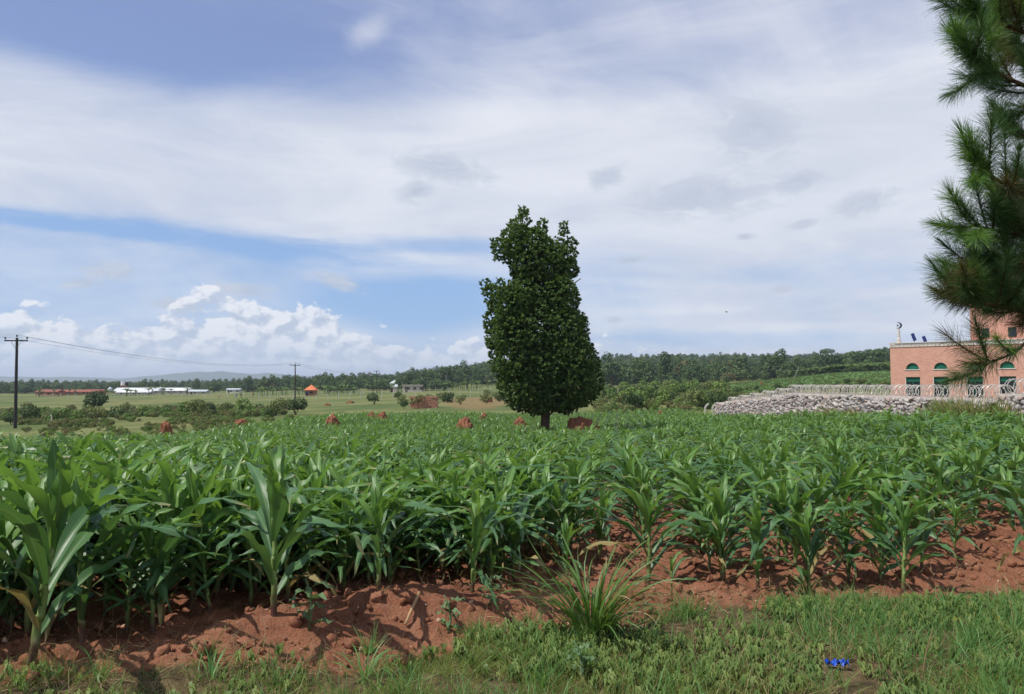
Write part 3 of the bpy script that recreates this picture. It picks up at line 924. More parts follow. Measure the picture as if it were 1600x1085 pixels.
# ------------------------------------------------------------------ foliage prototypes
def leaf_quads(P, N, size, r_, aspect=.55):
    """two-triangle leaf clumps at P facing roughly N"""
    n = len(P)
    ax = N + r_.normal(size=(n, 3)) * .55
    Mx = rot_from(ax, r_.random(n) * 6.283)
    Mx = Mx * (size * (.6 + .8 * r_.random(n)))[:, None, None]
    TV = np.array([[-.5, -aspect / 2, -.06], [.0, -aspect * .62, .05], [.5, -.05, -.08], [.05, aspect * .6, .04]])
    return scatter(TV, np.array([[0, 1, 2, 3]]), Mx, P)

def lobes_points(lobes, dens, r_, fill=.25, low=-.55):
    """points on the outer skin of a union of ellipsoids (cx,cy,cz,rx,ry,rz), a few inside"""
    L = np.array(lobes, float); Ps, Ns = [], []
    for i, l in enumerate(L):
        n = int(dens * (l[3] * l[4] + l[4] * l[5] + l[3] * l[5]) / 3 * 12.57) + 3
        d = r_.normal(size=(n, 3)); d /= np.linalg.norm(d, axis=1, keepdims=True)
        keep = d[:, 2] > low - .3 * r_.random(n); d = d[keep]
        rr = np.where(r_.random(len(d)) < fill, .35 + .6 * r_.random(len(d)), .88 + .22 * r_.random(len(d)))
        p = l[:3] + d * l[3:6] * rr[:, None]
        ok = np.ones(len(p), bool)
        for j, q in enumerate(L):
            if j != i: ok &= (((p - q[:3]) / q[3:6]) ** 2).sum(1) > .62
        Ps.append(p[ok]); Ns.append(d[ok])
    return np.concatenate(Ps), np.concatenate(Ns)

def crown_mesh(name, lobes, dens, size, seed, fill=.25, low=-.55, mats=None):
    r_ = np.random.default_rng(seed)
    P, N = lobes_points(lobes, dens, r_, fill, low)
    N = N + np.array([0, 0, .35])
    V, F = leaf_quads(P, N, size, r_)
    return mesh_arrays(name, V, F, attrs={'var': np.repeat(r_.random(len(P)), 4)})

def rand_lobes(r_, n, w, h, base, flat=.8):
    out = []
    for k in range(n):
        t = r_.random() * 6.283; q = math.sqrt(r_.random())
        z = base + (h - base) * (.25 + .62 * r_.random())
        env = math.sin(math.pi * min(.95, max(.12, (z - base) / (h - base)))) ** .5
        rad = w * (.30 + .2 * r_.random())
        out.append((math.cos(t) * w * .62 * q * env, math.sin(t) * w * .62 * q * env, z, rad, rad, rad * flat))
    return out

def trunk_mesh(name, h, rad, r_, limbs=4, spread=1.5):
    mb = MB()
    mb.tube([(0, 0, -.3), (.02 * h, 0, h * .3), (0, .02 * h, h * .6), (.01 * h, 0, h * .85)], [rad * 1.25, rad, rad * .7, rad * .3], 7)
    for k in range(limbs):
        t = r_.random() * 6.283; z = h * (.3 + .35 * r_.random())
        mb.tube([(0, 0, z), (math.cos(t) * spread * .5, math.sin(t) * spread * .5, z + h * .15), (math.cos(t) * spread, math.sin(t) * spread, z + h * .25)], [rad * .5, rad * .35, rad * .15], 5)
    me = bpy.data.meshes.new(name); me.from_pydata(mb.v, [], mb.f); me.update()
    return me

# trees on the hillside: prototypes as (crown mesh, trunk mesh)
TREES = []
r_ = np.random.default_rng(11)
for k in range(7):
    kind = k % 4
    if kind == 0: lob = rand_lobes(r_, 10, 4.2, 8.5, .2)
    elif kind == 1: lob = rand_lobes(r_, 10, 5.5, 8.0, .4, .7)
    elif kind == 2: lob = rand_lobes(r_, 10, 3.0, 10.5, .3, 1.1)
    else: lob = rand_lobes(r_, 9, 5.0, 6.0, .0, .7)
    cm = crown_mesh('crown', lob, 4.2, .75, 100 + k)
    cm.materials.append(M['tree_far'])
    tm = trunk_mesh('trunk', 6.5, .22, r_, 4, 1.8); tm.materials.append(M['stem'])
    TREES.append((cm, tm))
UMB = crown_mesh('crown', [(0, 0, 9.2, 5.2, 5.2, 1.6), (2.2, .8, 10.0, 3.2, 3.2, 1.4), (-2.4, -.5, 9.8, 3.0, 3.0, 1.3), (0, 1, 10.6, 2.8, 2.8, 1.2)], 5, .7, 77); UMB.materials.append(M['tree_far'])
UMT = trunk_mesh('trunk', 9.5, .3, r_, 6, 3.0); UMT.materials.append(M['stem'])

def make_tree(name, x, y, proto, sc, label, group, cat='tree', rz=None):
    o = empty(name, (x, y, gz(x, y) - .1), random.uniform(0, 6.28) if rz is None else rz, sc)
    tag(o, label, cat, group)
    link('crown', proto[0], None, o); link('trunk', proto[1], None, o)
    return o

# the wood covering the far hillside: one mass, instances of the tree meshes
def gn_scatter(name, P, protos, scl, label, seed=0):
    """one object holding points, each carrying one of the prototype meshes"""
    r_ = np.random.default_rng(seed); n = len(P)
    me = bpy.data.meshes.new(name); me.vertices.add(n); me.vertices.foreach_set('co', np.asarray(P, np.float32).ravel()); me.update()
    for an, tp, vals in (('sc', 'FLOAT', scl), ('rz', 'FLOAT', r_.random(n) * 6.283), ('pick', 'INT', r_.integers(0, len(protos), n))):
        a_ = me.attributes.new(an, tp, 'POINT'); a_.data.foreach_set('value', np.asarray(vals, np.int32 if tp == 'INT' else np.float32))
    ng = bpy.data.node_groups.new(name + '_nodes', 'GeometryNodeTree')
    ng.interface.new_socket('Geometry', in_out='INPUT', socket_type='NodeSocketGeometry'); ng.interface.new_socket('Geometry', in_out='OUTPUT', socket_type='NodeSocketGeometry')
    N_ = ng.nodes; Lk = ng.links.new
    gi = N_.new('NodeGroupInput'); go = N_.new('NodeGroupOutput')
    mp = N_.new('GeometryNodeMeshToPoints'); Lk(gi.outputs[0], mp.inputs[0])
    j = N_.new('GeometryNodeGeometryToInstance')
    for m__ in reversed(protos):
        ob = bpy.data.objects.new('tree_source', m__)          # not part of the scene, only a source of geometry
        oi = N_.new('GeometryNodeObjectInfo'); oi.inputs[0].default_value = ob; oi.transform_space = 'ORIGINAL'
        Lk(oi.outputs['Geometry'], j.inputs[0])
    io = N_.new('GeometryNodeInstanceOnPoints')
    Lk(mp.outputs[0], io.inputs['Points']); Lk(j.outputs[0], io.inputs['Instance']); io.inputs['Pick Instance'].default_value = True
    def na(nm, t):
        q = N_.new('GeometryNodeInputNamedAttribute'); q.data_type = t; q.inputs[0].default_value = nm; return q.outputs[0]
    Lk(na('pick', 'INT'), io.inputs['Instance Index'])
    cx = N_.new('ShaderNodeCombineXYZ'); Lk(na('rz', 'FLOAT'), cx.inputs[2]); Lk(cx.outputs[0], io.inputs['Rotation'])
    Lk(na('sc', 'FLOAT'), io.inputs['Scale'])
    Lk(io.outputs[0], go.inputs[0])
    o = link(name, me)
    md = o.modifiers.new('scatter', 'NODES'); md.node_group = ng
    return tag(o, label, kind='stuff')

joined = []
for cm, tm in TREES:                       # crown and trunk in one source mesh
    bm = bmesh.new(); bm.from_mesh(cm); n0 = len(bm.faces); bm.from_mesh(tm); bm.faces.ensure_lookup_table()
    for f in bm.faces[n0:]: f.material_index = 1
    jm = bpy.data.meshes.new('wood_tree'); bm.to_mesh(jm); bm.free(); jm.materials.append(M['forest']); jm.materials.append(M['stem']); joined.append(jm)

r_ = np.random.default_rng(5)
pts = []
n_try = 16000
pxv = r_.uniform(-120, 1720, n_try); Dv = np.sqrt(r_.uniform(290 ** 2, 960 ** 2, n_try))
front = np.interp(pxv, [-120, 0, 170, 320, 470, 560, 640, 700, 850, 960, 1060, 1130, 1250, 1400, 1720], [430, 430, 455, 430, 370, 340, 320, 320, 330, 300, 290, 300, 300, 300, 300])
openness = fbm2(pxv * .013, Dv * .012, 3, 66)
keep = (Dv > front) & (r_.random(n_try) < np.where(openness > .60, .10, .95))
# open crop strips seen among the trees
keep &= ~((pxv > 935) & (pxv < 1035) & (Dv > 380) & (Dv < 470) & (openness > .42))
keep &= ~((pxv > 1225) & (pxv < 1340) & (Dv > 700) & (Dv < 800))
keep &= ~((np.abs(pxv - 1287) < 42) & (Dv > 560) & (Dv < 760))
pxv, Dv = pxv[keep], Dv[keep]
xv = (pxv - CX) / FPX * Dv
zv = ground_z(xv, Dv) - .3
sc_ = (.45 + .75 * r_.random(len(xv)) ** 1.3) * np.interp(pxv, [-120, 500, 900, 1720], [.72, .80, 1.0, 1.0])
# the largest of the trees on the crest and along the lower edge stand as trees of their own
order = np.argsort(-(sc_ * (1 + 1.2 * (Dv > 840) + 1.4 * (Dv < front[keep] + 35))))
solo = order[:130]
rest = np.setdiff1d(np.arange(len(xv)), solo)
gn_scatter('hillside_wood', np.stack([xv, Dv, zv], -1)[rest], joined, sc_[rest], 'dark green wood covering the far hillside', 3)
for i in solo:
    pr = TREES[int(r_.integers(0, len(TREES)))]
    if Dv[i] > 600: lb, gp = 'dark leafy tree standing out on the crest of the wooded hill', 'trees on the crest of the wooded hill'
    else: lb, gp = 'dark leafy tree along the lower edge of the hillside wood', 'trees along the lower edge of the wood'
    make_tree('hill_tree', xv[i], Dv[i], pr, sc_[i] * 1.12, lb, gp)
def place_px(px, D): return (px - CX) / FPX * D
for px, D, s_c, lb in ((1293, 800, 1.35, 'flat-topped tree on the skyline between two red-roofed houses'), (1232, 760, .9, 'flat-topped tree on the skyline left of the red-roofed houses'), (985, 850, .8, 'flat-topped tree on the skyline just right of the big tree'), (1085, 850, .85, 'flat-topped tree on the skyline above the middle of the stone wall end')):
    make_tree('acacia_tree', place_px(px, D), D, (UMB, UMT), s_c, lb, 'flat-topped trees on the skyline')

# shrubs in the pasture and behind the field
SHR = {}
for nm, mat in (('shrub', 'shrub'), ('dark', 'shrub_dark'), ('bright', 'shrub_bright'), ('dry', 'shrub_dry')):
    L_ = []
    for k in range(3):
        lob = rand_lobes(r_, 8, 1.5, 1.9, .1, .75)
        cm = crown_mesh('crown', lob, 26, .26, 300 + k, low=-.8); cm.materials.append(M[mat])
        mb = MB()
        for q in range(5):
            t = random.uniform(0, 6.28); mb.tube([(0, 0, -.1), (math.cos(t) * .3, math.sin(t) * .3, .6), (math.cos(t) * .7, math.sin(t) * .7, 1.2)], [.05, .035, .015], 5)
        tm = bpy.data.meshes.new('stem'); tm.from_pydata(mb.v, [], mb.f); tm.update(); tm.materials.append(M['stem'])
        L_.append((cm, tm))
    SHR[nm] = L_
def make_shrub(px, D, sc, kind, label, group, name='shrub', cat='shrub', zoff=0):
    x = place_px(px, D)
    o = empty(name, (x, D, gz(x, D) - .08 + zoff), random.uniform(0, 6.28), sc); tag(o, label, cat, group)
    p = random.choice(SHR[kind]); link('crown', p[0], None, o); link('stem', p[1], None, o)
    return o
for px in range(6, 462, 11):
    D = random.uniform(88, 150); big_ = random.uniform(.5, 1.25)
    make_shrub(px + random.uniform(-8, 8), D, big_, random.choice(['shrub', 'shrub', 'bright', 'dry', 'dark']), 'low olive-green bush in the rough strip between maize and pasture', 'bushes in the rough strip left of the maize')
for k in range(80):
    px = random.uniform(950, 1135); D = random.uniform(92, 260)
    make_shrub(px, D, random.uniform(.7, 1.4), random.choice(['bright', 'bright', 'bright', 'shrub', 'shrub', 'dark']), 'bright green bush in the hollow behind the field, by the stone wall end', 'bushes in the hollow behind the field')
for k in range(34):
    px = random.uniform(1130, 1392); D = random.uniform(105, 150)
    make_shrub(px, D, random.uniform(.4, .8), random.choice(['dark', 'shrub', 'shrub']), 'bush rising behind the razor wire, below the green crop slope', 'bushes behind the razor wire')
for k in range(26):
    px = random.uniform(560, 950); D = random.uniform(110, 200)
    make_shrub(px, D, random.uniform(.6, 1.2), random.choice(['dark', 'shrub', 'shrub']), 'small bush on the brown slope behind the far edge of the maize', 'bushes on the brown slope')
make_shrub(147, 135, 2.0, 'dark', 'dark round tree standing alone in the pasture in front of the sheds', None, 'round_tree', 'tree')
make_shrub(1105, 96, 1.0, 'dark', 'dark bush right behind the two bent concrete posts', None)

# matted low growth over the rough strip and the hollow
q_ = np.random.default_rng(91); n = 5000
pxv = np.concatenate([q_.uniform(-60, 470, n), q_.uniform(930, 1140, 900)]); Dv = np.concatenate([48 + 110 * q_.random(n) ** .8, q_.uniform(85, 240, 900)])
kp = (fbm2(pxv * .02, Dv * .05, 3, 12) > .47) & ((pxv - CX) / FPX * Dv < FIELD_L - .6) | (pxv > 900); pxv, Dv = pxv[kp], Dv[kp]; xv = (pxv - CX) / FPX * Dv
low = [SHR['shrub'][0][0], SHR['dry'][1][0], SHR['shrub'][2][0], SHR['bright'][0][0]]
gn_scatter('rough_growth', np.stack([xv, Dv, ground_z(xv, Dv) - .05], -1), low, (.10 + .42 * q_.random(len(xv)) ** 2.0) * np.interp(Dv, [48, 75, 95], [.45, .6, 1]), 'olive scrub and rough grass matted beyond the maize', 6)
# rough dry tussocks against the stone wall
def tussock(name, loc, n, hgt, spread, mats, label, seed):
    r_ = np.random.default_rng(seed)
    o = empty(name, loc); tag(o, label, 'bush')
    for mi, mt in enumerate(mats):
        nn = n // len(mats)
        t = r_.random(nn) * 6.283; q = np.sqrt(r_.random(nn)) * spread * .6
        base = np.stack([np.cos(t) * q * .7, np.sin(t) * q * 1.6, np.zeros(nn)], -1)
        ax = np.stack([np.cos(t) * .5 + r_.normal(size=nn) * .35, np.sin(t) * .5 + r_.normal(size=nn) * .35, np.full(nn, 1.0)], -1)
        Mx = rot_from(ax, r_.random(nn) * 6.283) * (hgt * (.5 + .6 * r_.random(nn)))[:, None, None]
        TV = np.array([[-.018, 0, 0], [.018, 0, 0], [-.016, .03, .5], [.016, .03, .5], [-.003, .14, 1.0], [.003, .14, 1.0]])
        Vv, Ff = scatter(TV, np.array([[0, 1, 3, 2], [2, 3, 5, 4]]), Mx, base)
        link('foliage', mesh_arrays('foliage', Vv, Ff, attrs={'var': np.repeat(r_.random(nn), 6)}), M[mt], o)
    return o
tussock('dry_bush', (17.2, 28.2, gz(17.2, 28)), 3200, 1.45, 2.0, ['straw', 'grass', 'grass', 'weed'], 'olive and straw-coloured bush growing against the stone wall under the pine', 3)
tussock('dry_bush', (16.6, 38.5, gz(16.6, 38.5)), 1500, 1.1, 1.6, ['straw', 'husk', 'grass'], 'low brown dry bush at the foot of the stone wall', 4)
# ------------------------------------------------------------------ power line
POLES = [(27, 77.0, 9.15, 2.2, 'tall black power pole with a three-insulator crossarm at the edge of the pasture'),
         (462, 172.0, 9.2, 2.3, 'black power pole between the orange-roofed hut and the pasture bushes'),
         (589, 305.0, 9.0, 2.3, 'thin distant power pole in front of the wood, beyond the hut')]
tips = []
dirs = []
pp = [Vector((place_px(px, D), D, 0)) for px, D, *_ in POLES]
pp = [pp[0] + (pp[0] - pp[1]) * .7] + pp + [pp[-1] + (pp[-1] - pp[-2])]
for i, (px, D, h, arm, lb) in enumerate(POLES):
    p = pp[i + 1]; z0 = gz(p.x, p.y)
    o = empty('power_pole', (p.x, p.y, z0)); tag(o, lb, 'power pole', 'poles of the power line')
    mb = MB(); mb.tube([(0, 0, -.3), (-.06, 0, h * .5), (-.12, 0, h)], [.17, .145, .12], 8); mb.build('pole', M['pole'], o)
    ca = Vector((1, .12, 0)).normalized()
    mb = MB(); mb.box((-.12, -.12, h - .28), (arm, .12, .13), Matrix.Rotation(math.atan2(ca.y, ca.x), 3, 'Z')); mb.build('crossarm', M['pole'], o)
    tt = []
    for q in (-.47, 0.03, .47):
        b = Vector((-.12, -.12, h - .22)) + ca * arm * q; hh_ = .12 if abs(q) > .1 else .34
        mb = MB(); mb.tube([b, b + Vector((0, 0, hh_)), b + Vector((0, 0, hh_ + .02)), b + Vector((0, 0, hh_ + .16)), b + Vector((0, 0, hh_ + .2))], [.025, .025, .085, .075, .03], 7); mb.build('insulator', M['insul'], o)
        tt.append(Vector((p.x, p.y, z0)) + b + Vector((0, 0, hh_ + .2)))
    if i == 0:
        mb = MB(); mb.tube([(-.15, -.13, h - 1.1), (-.62, -.12, h - .35)], .02, 5); mb.tube([(-.08, -.13, h - 1.1), (.4, -.12, h - .35)], .02, 5); mb.build('brace', M['pole_grey'], o)
    tips.append(tt)
ends = [[t + (pp[0] - pp[1]) + Vector((0, 0, .8)) for t in tips[0]]] + tips + [[t + (pp[-1] - pp[-2]) for t in tips[-1]]]
for a, b, nm in ((0, 1, 'coming in from outside'), (1, 2, 'from the tall pole to the second pole'), (2, 3, 'between the two farther poles')):
    for q in range(3):
        A_, B_ = ends[a][q], ends[b][q]
        pts_ = [A_.lerp(B_, t) - Vector((0, 0, 1.5 * 4 * t * (1 - t))) for t in np.linspace(0, 1, 15)]
        mb = MB(); mb.tube(pts_, .012, 4)
        tag(mb.build('power_line', M['line']), '%s wire of the power line %s' % (('left', 'middle', 'right')[q], nm), 'wire', 'wires of the power line', 'thing')
b0 = Vector((place_px(1238, 215), 215, 0)); b0.z = gz(b0.x, b0.y)
o = empty('leaning_pole', b0); tag(o, 'leaning grey pole in the green crop slope behind the stone wall', 'pole')
mb = MB(); mb.tube([(0, 0, -.3), (2.0, .4, 3.4)], [.12, .09], 7); mb.build('shaft', M['pole_grey'], o)
b0 = Vector((place_px(697, 330), 330, 0)); b0.z = gz(b0.x, b0.y)
o = empty('distant_mast', b0); tag(o, 'slim pale mast in front of the wood left of the big tree', 'mast')
mb = MB(); mb.tube([(0, 0, -.3), (0, 0, 4.5), (0, 0, 6.6)], [.10, .08, .05], 6); mb.build('shaft', M['concrete'], o)

# ------------------------------------------------------------------ wire fences on concrete posts
def fence(D, px0, px1, stp, h, label, lean=0.0):
    x0 = place_px(px0, D); o = empty('wire_fence', (x0, D, gz(x0, D))); tag(o, label, 'fence', 'fences across the pasture', 'thing')
    org = Vector(o.location); tops = []
    mbp = MB(); mbp.box((0, 0, h / 2 - .15), (.16, .16, h + .3), taper=.85)
    pm = bpy.data.meshes.new('post'); pm.from_pydata(mbp.v, [], mbp.f); pm.update(); pm.materials.append(M['concrete'])
    px = px0
    while px <= px1:
        DD = D + lean * (px - px0); x = place_px(px, DD)
        c = link('post', pm, None, o); c.location = Vector((x, DD, gz(x, DD))) - org; c.scale = (1, 1, random.uniform(.9, 1.08)); c.rotation_euler = (random.uniform(-.03, .03), random.uniform(-.03, .03), 0)
        tops.append(Vector(c.location)); px += stp * random.uniform(.94, 1.06)
    for hz in (.4, .75):
        mb = MB(); mb.tube([t + Vector((0, 0, h * hz)) for t in tops], .008, 3); mb.build('strand', M['wire'], o)
fence(205, 405, 770, 17.5, 1.9, 'nearer line of pale fence posts crossing the pasture below the hut')
fence(285, 405, 800, 9.5, 1.7, 'farther line of pale fence posts along the foot of the wood')
fence(300, 60, 395, 12, 1.7, 'line of pale fence posts along the pasture in front of the long white shed')
fence(190, 955, 1060, 10, 1.6, 'row of short pale posts among the green bushes behind the field')
for px, lb in ((1101, 'bent-topped concrete post farther from the stone wall'), (1112.5, 'bent-topped concrete post beside the stone wall end')):
    D = 70; x = place_px(px, D); o = empty('concrete_post', (x, D, gz(x, D))); tag(o, lb, 'post', 'bent-topped posts by the wall')
    zt = at(px, 632, D).z - gz(x, D)
    mb = MB(); mb.tube([(0, 0, -.2), (0, 0, zt - .3), (.12, 0, zt - .14), (.34, 0, zt + .08)], [.11, .10, .10, .08], 4); mb.build('shaft', M['concrete'], o)
x = place_px(83, 84); o = empty('concrete_post', (x, 84, gz(x, 84))); tag(o, 'single pale post in the rough grass near the tall power pole', 'post')
mb = MB(); mb.tube([(0, 0, -.2), (0, 0, 1.0), (-.15, 0, 1.2)], [.08, .07, .05], 4); mb.build('shaft', M['concrete'], o)

# ------------------------------------------------------------------ houses, sheds, tanks
def house(px, D, w, d, h, roof_h, wall, roof, label, style='gable', rz=0.0, name='house', cat='house', wins_=2, door=True, eave=.35, group=None):
    x = place_px(px, D); o = empty(name, (x, D, gz(x, D)), rz); tag(o, label, cat, group, 'thing')
    mb = MB(); mb.box((0, 0, h / 2 - .4), (w, d, h + .8)); mb.build('wall', M[wall], o)
    W, Dd = w / 2 + eave, d / 2 + eave
    mb = MB()
    if style == 'hip':
        e = min(w, d) * .45 if abs(w - d) > .5 else w / 2
        rl = max(w / 2 - e, .05)
        mb.add([(-W, -Dd, h), (W, -Dd, h), (W, Dd, h), (-W, Dd, h), (-rl, 0, h + roof_h), (rl, 0, h + roof_h)], [(0, 1, 5, 4), (1, 2, 5), (2, 3, 4, 5), (3, 0, 4), (3, 2, 1, 0)])
    elif style == 'gable':
        mb.add([(-W, -Dd, h), (W, -Dd, h), (W, Dd, h), (-W, Dd, h), (-W, 0, h + roof_h), (W, 0, h + roof_h)], [(0, 1, 5, 4), (2, 3, 4, 5), (1, 2, 5), (3, 0, 4), (3, 2, 1, 0)])
    else:
        mb.box((0, 0, h + roof_h / 2), (w + 2 * eave, d + 2 * eave, roof_h))
    mb.build('roof', M[roof], o)
    for k in range(wins_):
        mb = MB(); mb.box((-w / 2 + w * (k + .5) / wins_ + (w * .12 if door else 0), -d / 2 - .01, h * .58), (min(1.0, w / wins_ * .4), .08, h * .34)); mb.build('window', M['dark'], o)
    if door:
        mb = MB(); mb.box((-w * .32, -d / 2 - .012, h * .38), (.9, .09, h * .76)); mb.build('door', M['dark'], o)
    return o
house(487, 258, 3.2, 3.2, 1.9, 1.8, 'wall_clay', 'roof_orange', 'small hut with an orange pyramid roof at the foot of the wood', 'hip', 0, 'hut', 'hut', 1, True, .5)
house(645, 300, 7.6, 5, 2.5, .35, 'wall_pale', 'wall_pale', 'low flat-roofed beige house just left of the big tree', 'flat', .1, 'house', 'house', 3)
house(616, 315, 2.4, 2.4, 2.3, .9, 'wall_pale', 'sheet_grey', 'tiny grey-roofed shed beside the flat-roofed beige house', 'gable', 0, 'shed', 'shed', 0)
house(242, 402, 38, 9, 1.5, 1.6, 'wall_pale', 'sheet_white', 'long white-roofed farm shed on the plain', 'gable', .02, 'farm_shed', 'shed', 12)
house(212, 386, 17, 6, 1.1, 1.0, 'wall_pale', 'sheet_white', 'shorter white-roofed shed in front of the water tower', 'gable', .02, 'farm_shed', 'shed', 6)
house(312, 395, 9, 5, 1.6, .9, 'wall_pale', 'sheet_grey', 'small grey-roofed shed at the end of the long white shed', 'gable', 0, 'farm_shed', 'shed', 2)
house(367, 392, 6.5, 5, 2.0, .6, 'sheet_white', 'sheet_grey', 'small white shed alone on the plain right of the long shed', 'gable', 0, 'farm_shed', 'shed', 2)
house(116, 385, 26, 7, 1.5, 1.1, 'wall_clay', 'roof_red', 'long red-roofed shed to the left of the round tree', 'gable', .03, 'farm_shed', 'shed', 7)
house(80, 375, 11, 6, 1.9, 1.2, 'wall_clay', 'roof_red', 'red-roofed clay building at the left end of the farm', 'gable', -.05, 'farm_shed', 'shed', 3)
house(150, 392, 9, 5, 1.6, 1.0, 'wall_clay', 'roof_red', 'red-roofed shed half hidden behind the round tree', 'gable', 0, 'farm_shed', 'shed', 2)
for px, D, w, rf, lb in ((110, 640, 9, 'roof_red', 'red-roofed house among trees above the farm'), (127, 660, 10, 'sheet_white', 'white-roofed house among trees above the farm'),
                         (258, 860, 9, 'sheet_white', 'white house in the trees far behind the long shed'), (303, 720, 8, 'roof_orange', 'small orange-roofed house in the trees behind the long shed'),
                         (337, 700, 7, 'sheet_white', 'tiny white house in the trees right of the orange roof'), (617, 360, 5, 'sheet_grey', 'blue-grey roof among bananas left of the big tree'),
                         (1267, 742, 11, 'roof_red', 'left one of two red-roofed houses on the hill crest'), (1305, 752, 12, 'roof_red', 'right one of two red-roofed houses on the hill crest'),
                         (1041, 640, 9, 'sheet_grey', 'grey-roofed house in the wood right of the big tree'), (736, 420, 8, 'sheet_grey', 'pale-roofed house in the wood left of the big tree'), (590, 480, 7, 'wall_pale', 'small pale house low in the wood behind the thin pole')):
    house(px, D, w, 6, 2.6, 1.8, 'wall_pale', rf, lb, 'hip', random.uniform(-.3, .3), 'house', 'house', 2)
# low block of red mud bricks behind the field
x = place_px(664, 118); zb = gz(x, 118)
o = empty('brick_stack', (x, 118, zb)); tag(o, 'low pinkish block of stacked clay bricks behind the field, left of the big tree', 'brick stack', None, 'thing')
zt = at(664, 619.5, 118).z - zb
bmB = MB(); bmB.box((0, 0, 0), (.46, 1.6, .29)); bme = bpy.data.meshes.new('clay_block'); bme.from_pydata(bmB.v, [], bmB.f); bme.update(); bme.materials.append(M['mud_block'])
nrow = int(round(zt / .31))
for row in range(nrow):
    for k in range(9):
        if row == nrow - 1 and random.random() < .35: continue
        c = link('clay_block', bme, None, o); c.location = (-1.9 + k * .475 + random.uniform(-.02, .02) - (row % 2) * .2, random.uniform(-.06, .06), .15 + row * .31); c.rotation_euler = (0, 0, random.uniform(-.04, .04))
# water tower
D = 408; x = place_px(195, D); o = empty('water_tower', (x, D, gz(x, D))); tag(o, 'white water tank on a red brick tower above the farm sheds', 'water tower')
zt = at(195, 611, D).z - gz(x, D); ztop = at(195, 597, D).z - gz(x, D); zmid = at(195, 602.5, D).z - gz(x, D)
mb = MB()
for sx_ in (-1, 1):
    for sy_ in (-1, 1): mb.box((sx_ * 1.1, sy_ * 1.1, zmid / 2), (.45, .45, zmid))
for zz in (zmid * .45, zmid * .7): mb.box((0, 0, zz), (2.6, 2.55, .25))
mb.build('tower', M['wall_clay'], o)
mb = MB(); mb.tube([(-.6, 0, zmid), (-.6, 0, zmid + (ztop - zmid) * .9), (-.6, 0, ztop)], [1.25, 1.25, .7], 14); mb.build('tank', M['sheet_white'], o)
mb = MB(); mb.tube([(1.1, .2, zmid), (1.1, .2, zmid + (ztop - zmid) * .85), (1.1, .2, ztop - .1)], [.85, .85, .5], 14); mb.build('dark_tank', M['dark'], o)
mb = MB(); mb.box((0, 0, zmid - .08), (3.4, 3.2, .2)); mb.build('deck', M['wall_clay'], o)
for px, D, lb in ((173, 396, 'grey feed silo left of the water tower'), (252, 388, 'grey feed silo in front of the long white shed')):
    x = place_px(px, D); o = empty('silo', (x, D, gz(x, D))); tag(o, lb, 'silo')
    zt = at(px, 605, D).z - gz(x, D)
    mb = MB(); mb.tube([(0, 0, .9), (0, 0, 1.7), (0, 0, zt - .8), (0, 0, zt)], [.4, 1.15, 1.15, .2], 14); mb.build('bin', M['sheet_grey'], o)
    for t in (0.8, 2.4, 3.9, 5.5):
        mb = MB(); mb.tube([(math.cos(t), math.sin(t), -.2), (math.cos(t), math.sin(t), 1.8)], .06, 5); mb.build('leg', M['pole_grey'], o)

# ------------------------------------------------------------------ distant people
PEOPLE = []
def person(px, D, label, shirt, lower, rz=0.0, bend=0.0, step_=.12):
    x = place_px(px, D); o = empty('person', (x, D, gz(x, D)), rz); tag(o, label, 'person', 'people in the pasture')
    b = bend
    hip = Vector((0, 0, .92)); chest = hip + Vector((0, -math.sin(b) * .42, math.cos(b) * .42)); neck = hip + Vector((0, -math.sin(b) * .56, math.cos(b) * .56)); head = neck + Vector((0, -.03 - math.sin(b) * .1, .16))
    J = [hip, chest, neck, head, head + Vector((0, 0, .09)),
         chest + Vector((-.2, 0, .07)), chest + Vector((-.26, -.05, -.2)), chest + Vector((-.24, -.2, -.42)), chest + Vector((.2, 0, .07)), chest + Vector((.26, -.04, -.2)), chest + Vector((.25, -.16, -.42)),
         Vector((-.10, 0, .86)), Vector((-.11, -step_ * .6, .48)), Vector((-.12, -step_, .07)), Vector((-.12, -step_ - .13, .04)), Vector((.10, 0, .86)), Vector((.11, step_ * .4, .48)), Vector((.12, step_, .07)), Vector((.12, step_ - .13, .04))]
    E = [(0, 1), (1, 2), (2, 3), (3, 4), (1, 5), (5, 6), (6, 7), (1, 8), (8, 9), (9, 10), (0, 11), (11, 12), (12, 13), (13, 14), (0, 15), (15, 16), (16, 17), (17, 18)]
    rad = [.15, .165, .06, .105, .085, .075, .055, .04, .075, .055, .04, .10, .075, .05, .04, .10, .075, .05, .04]
    PEOPLE.append((o, J, E, rad, hip, neck, shirt, lower))
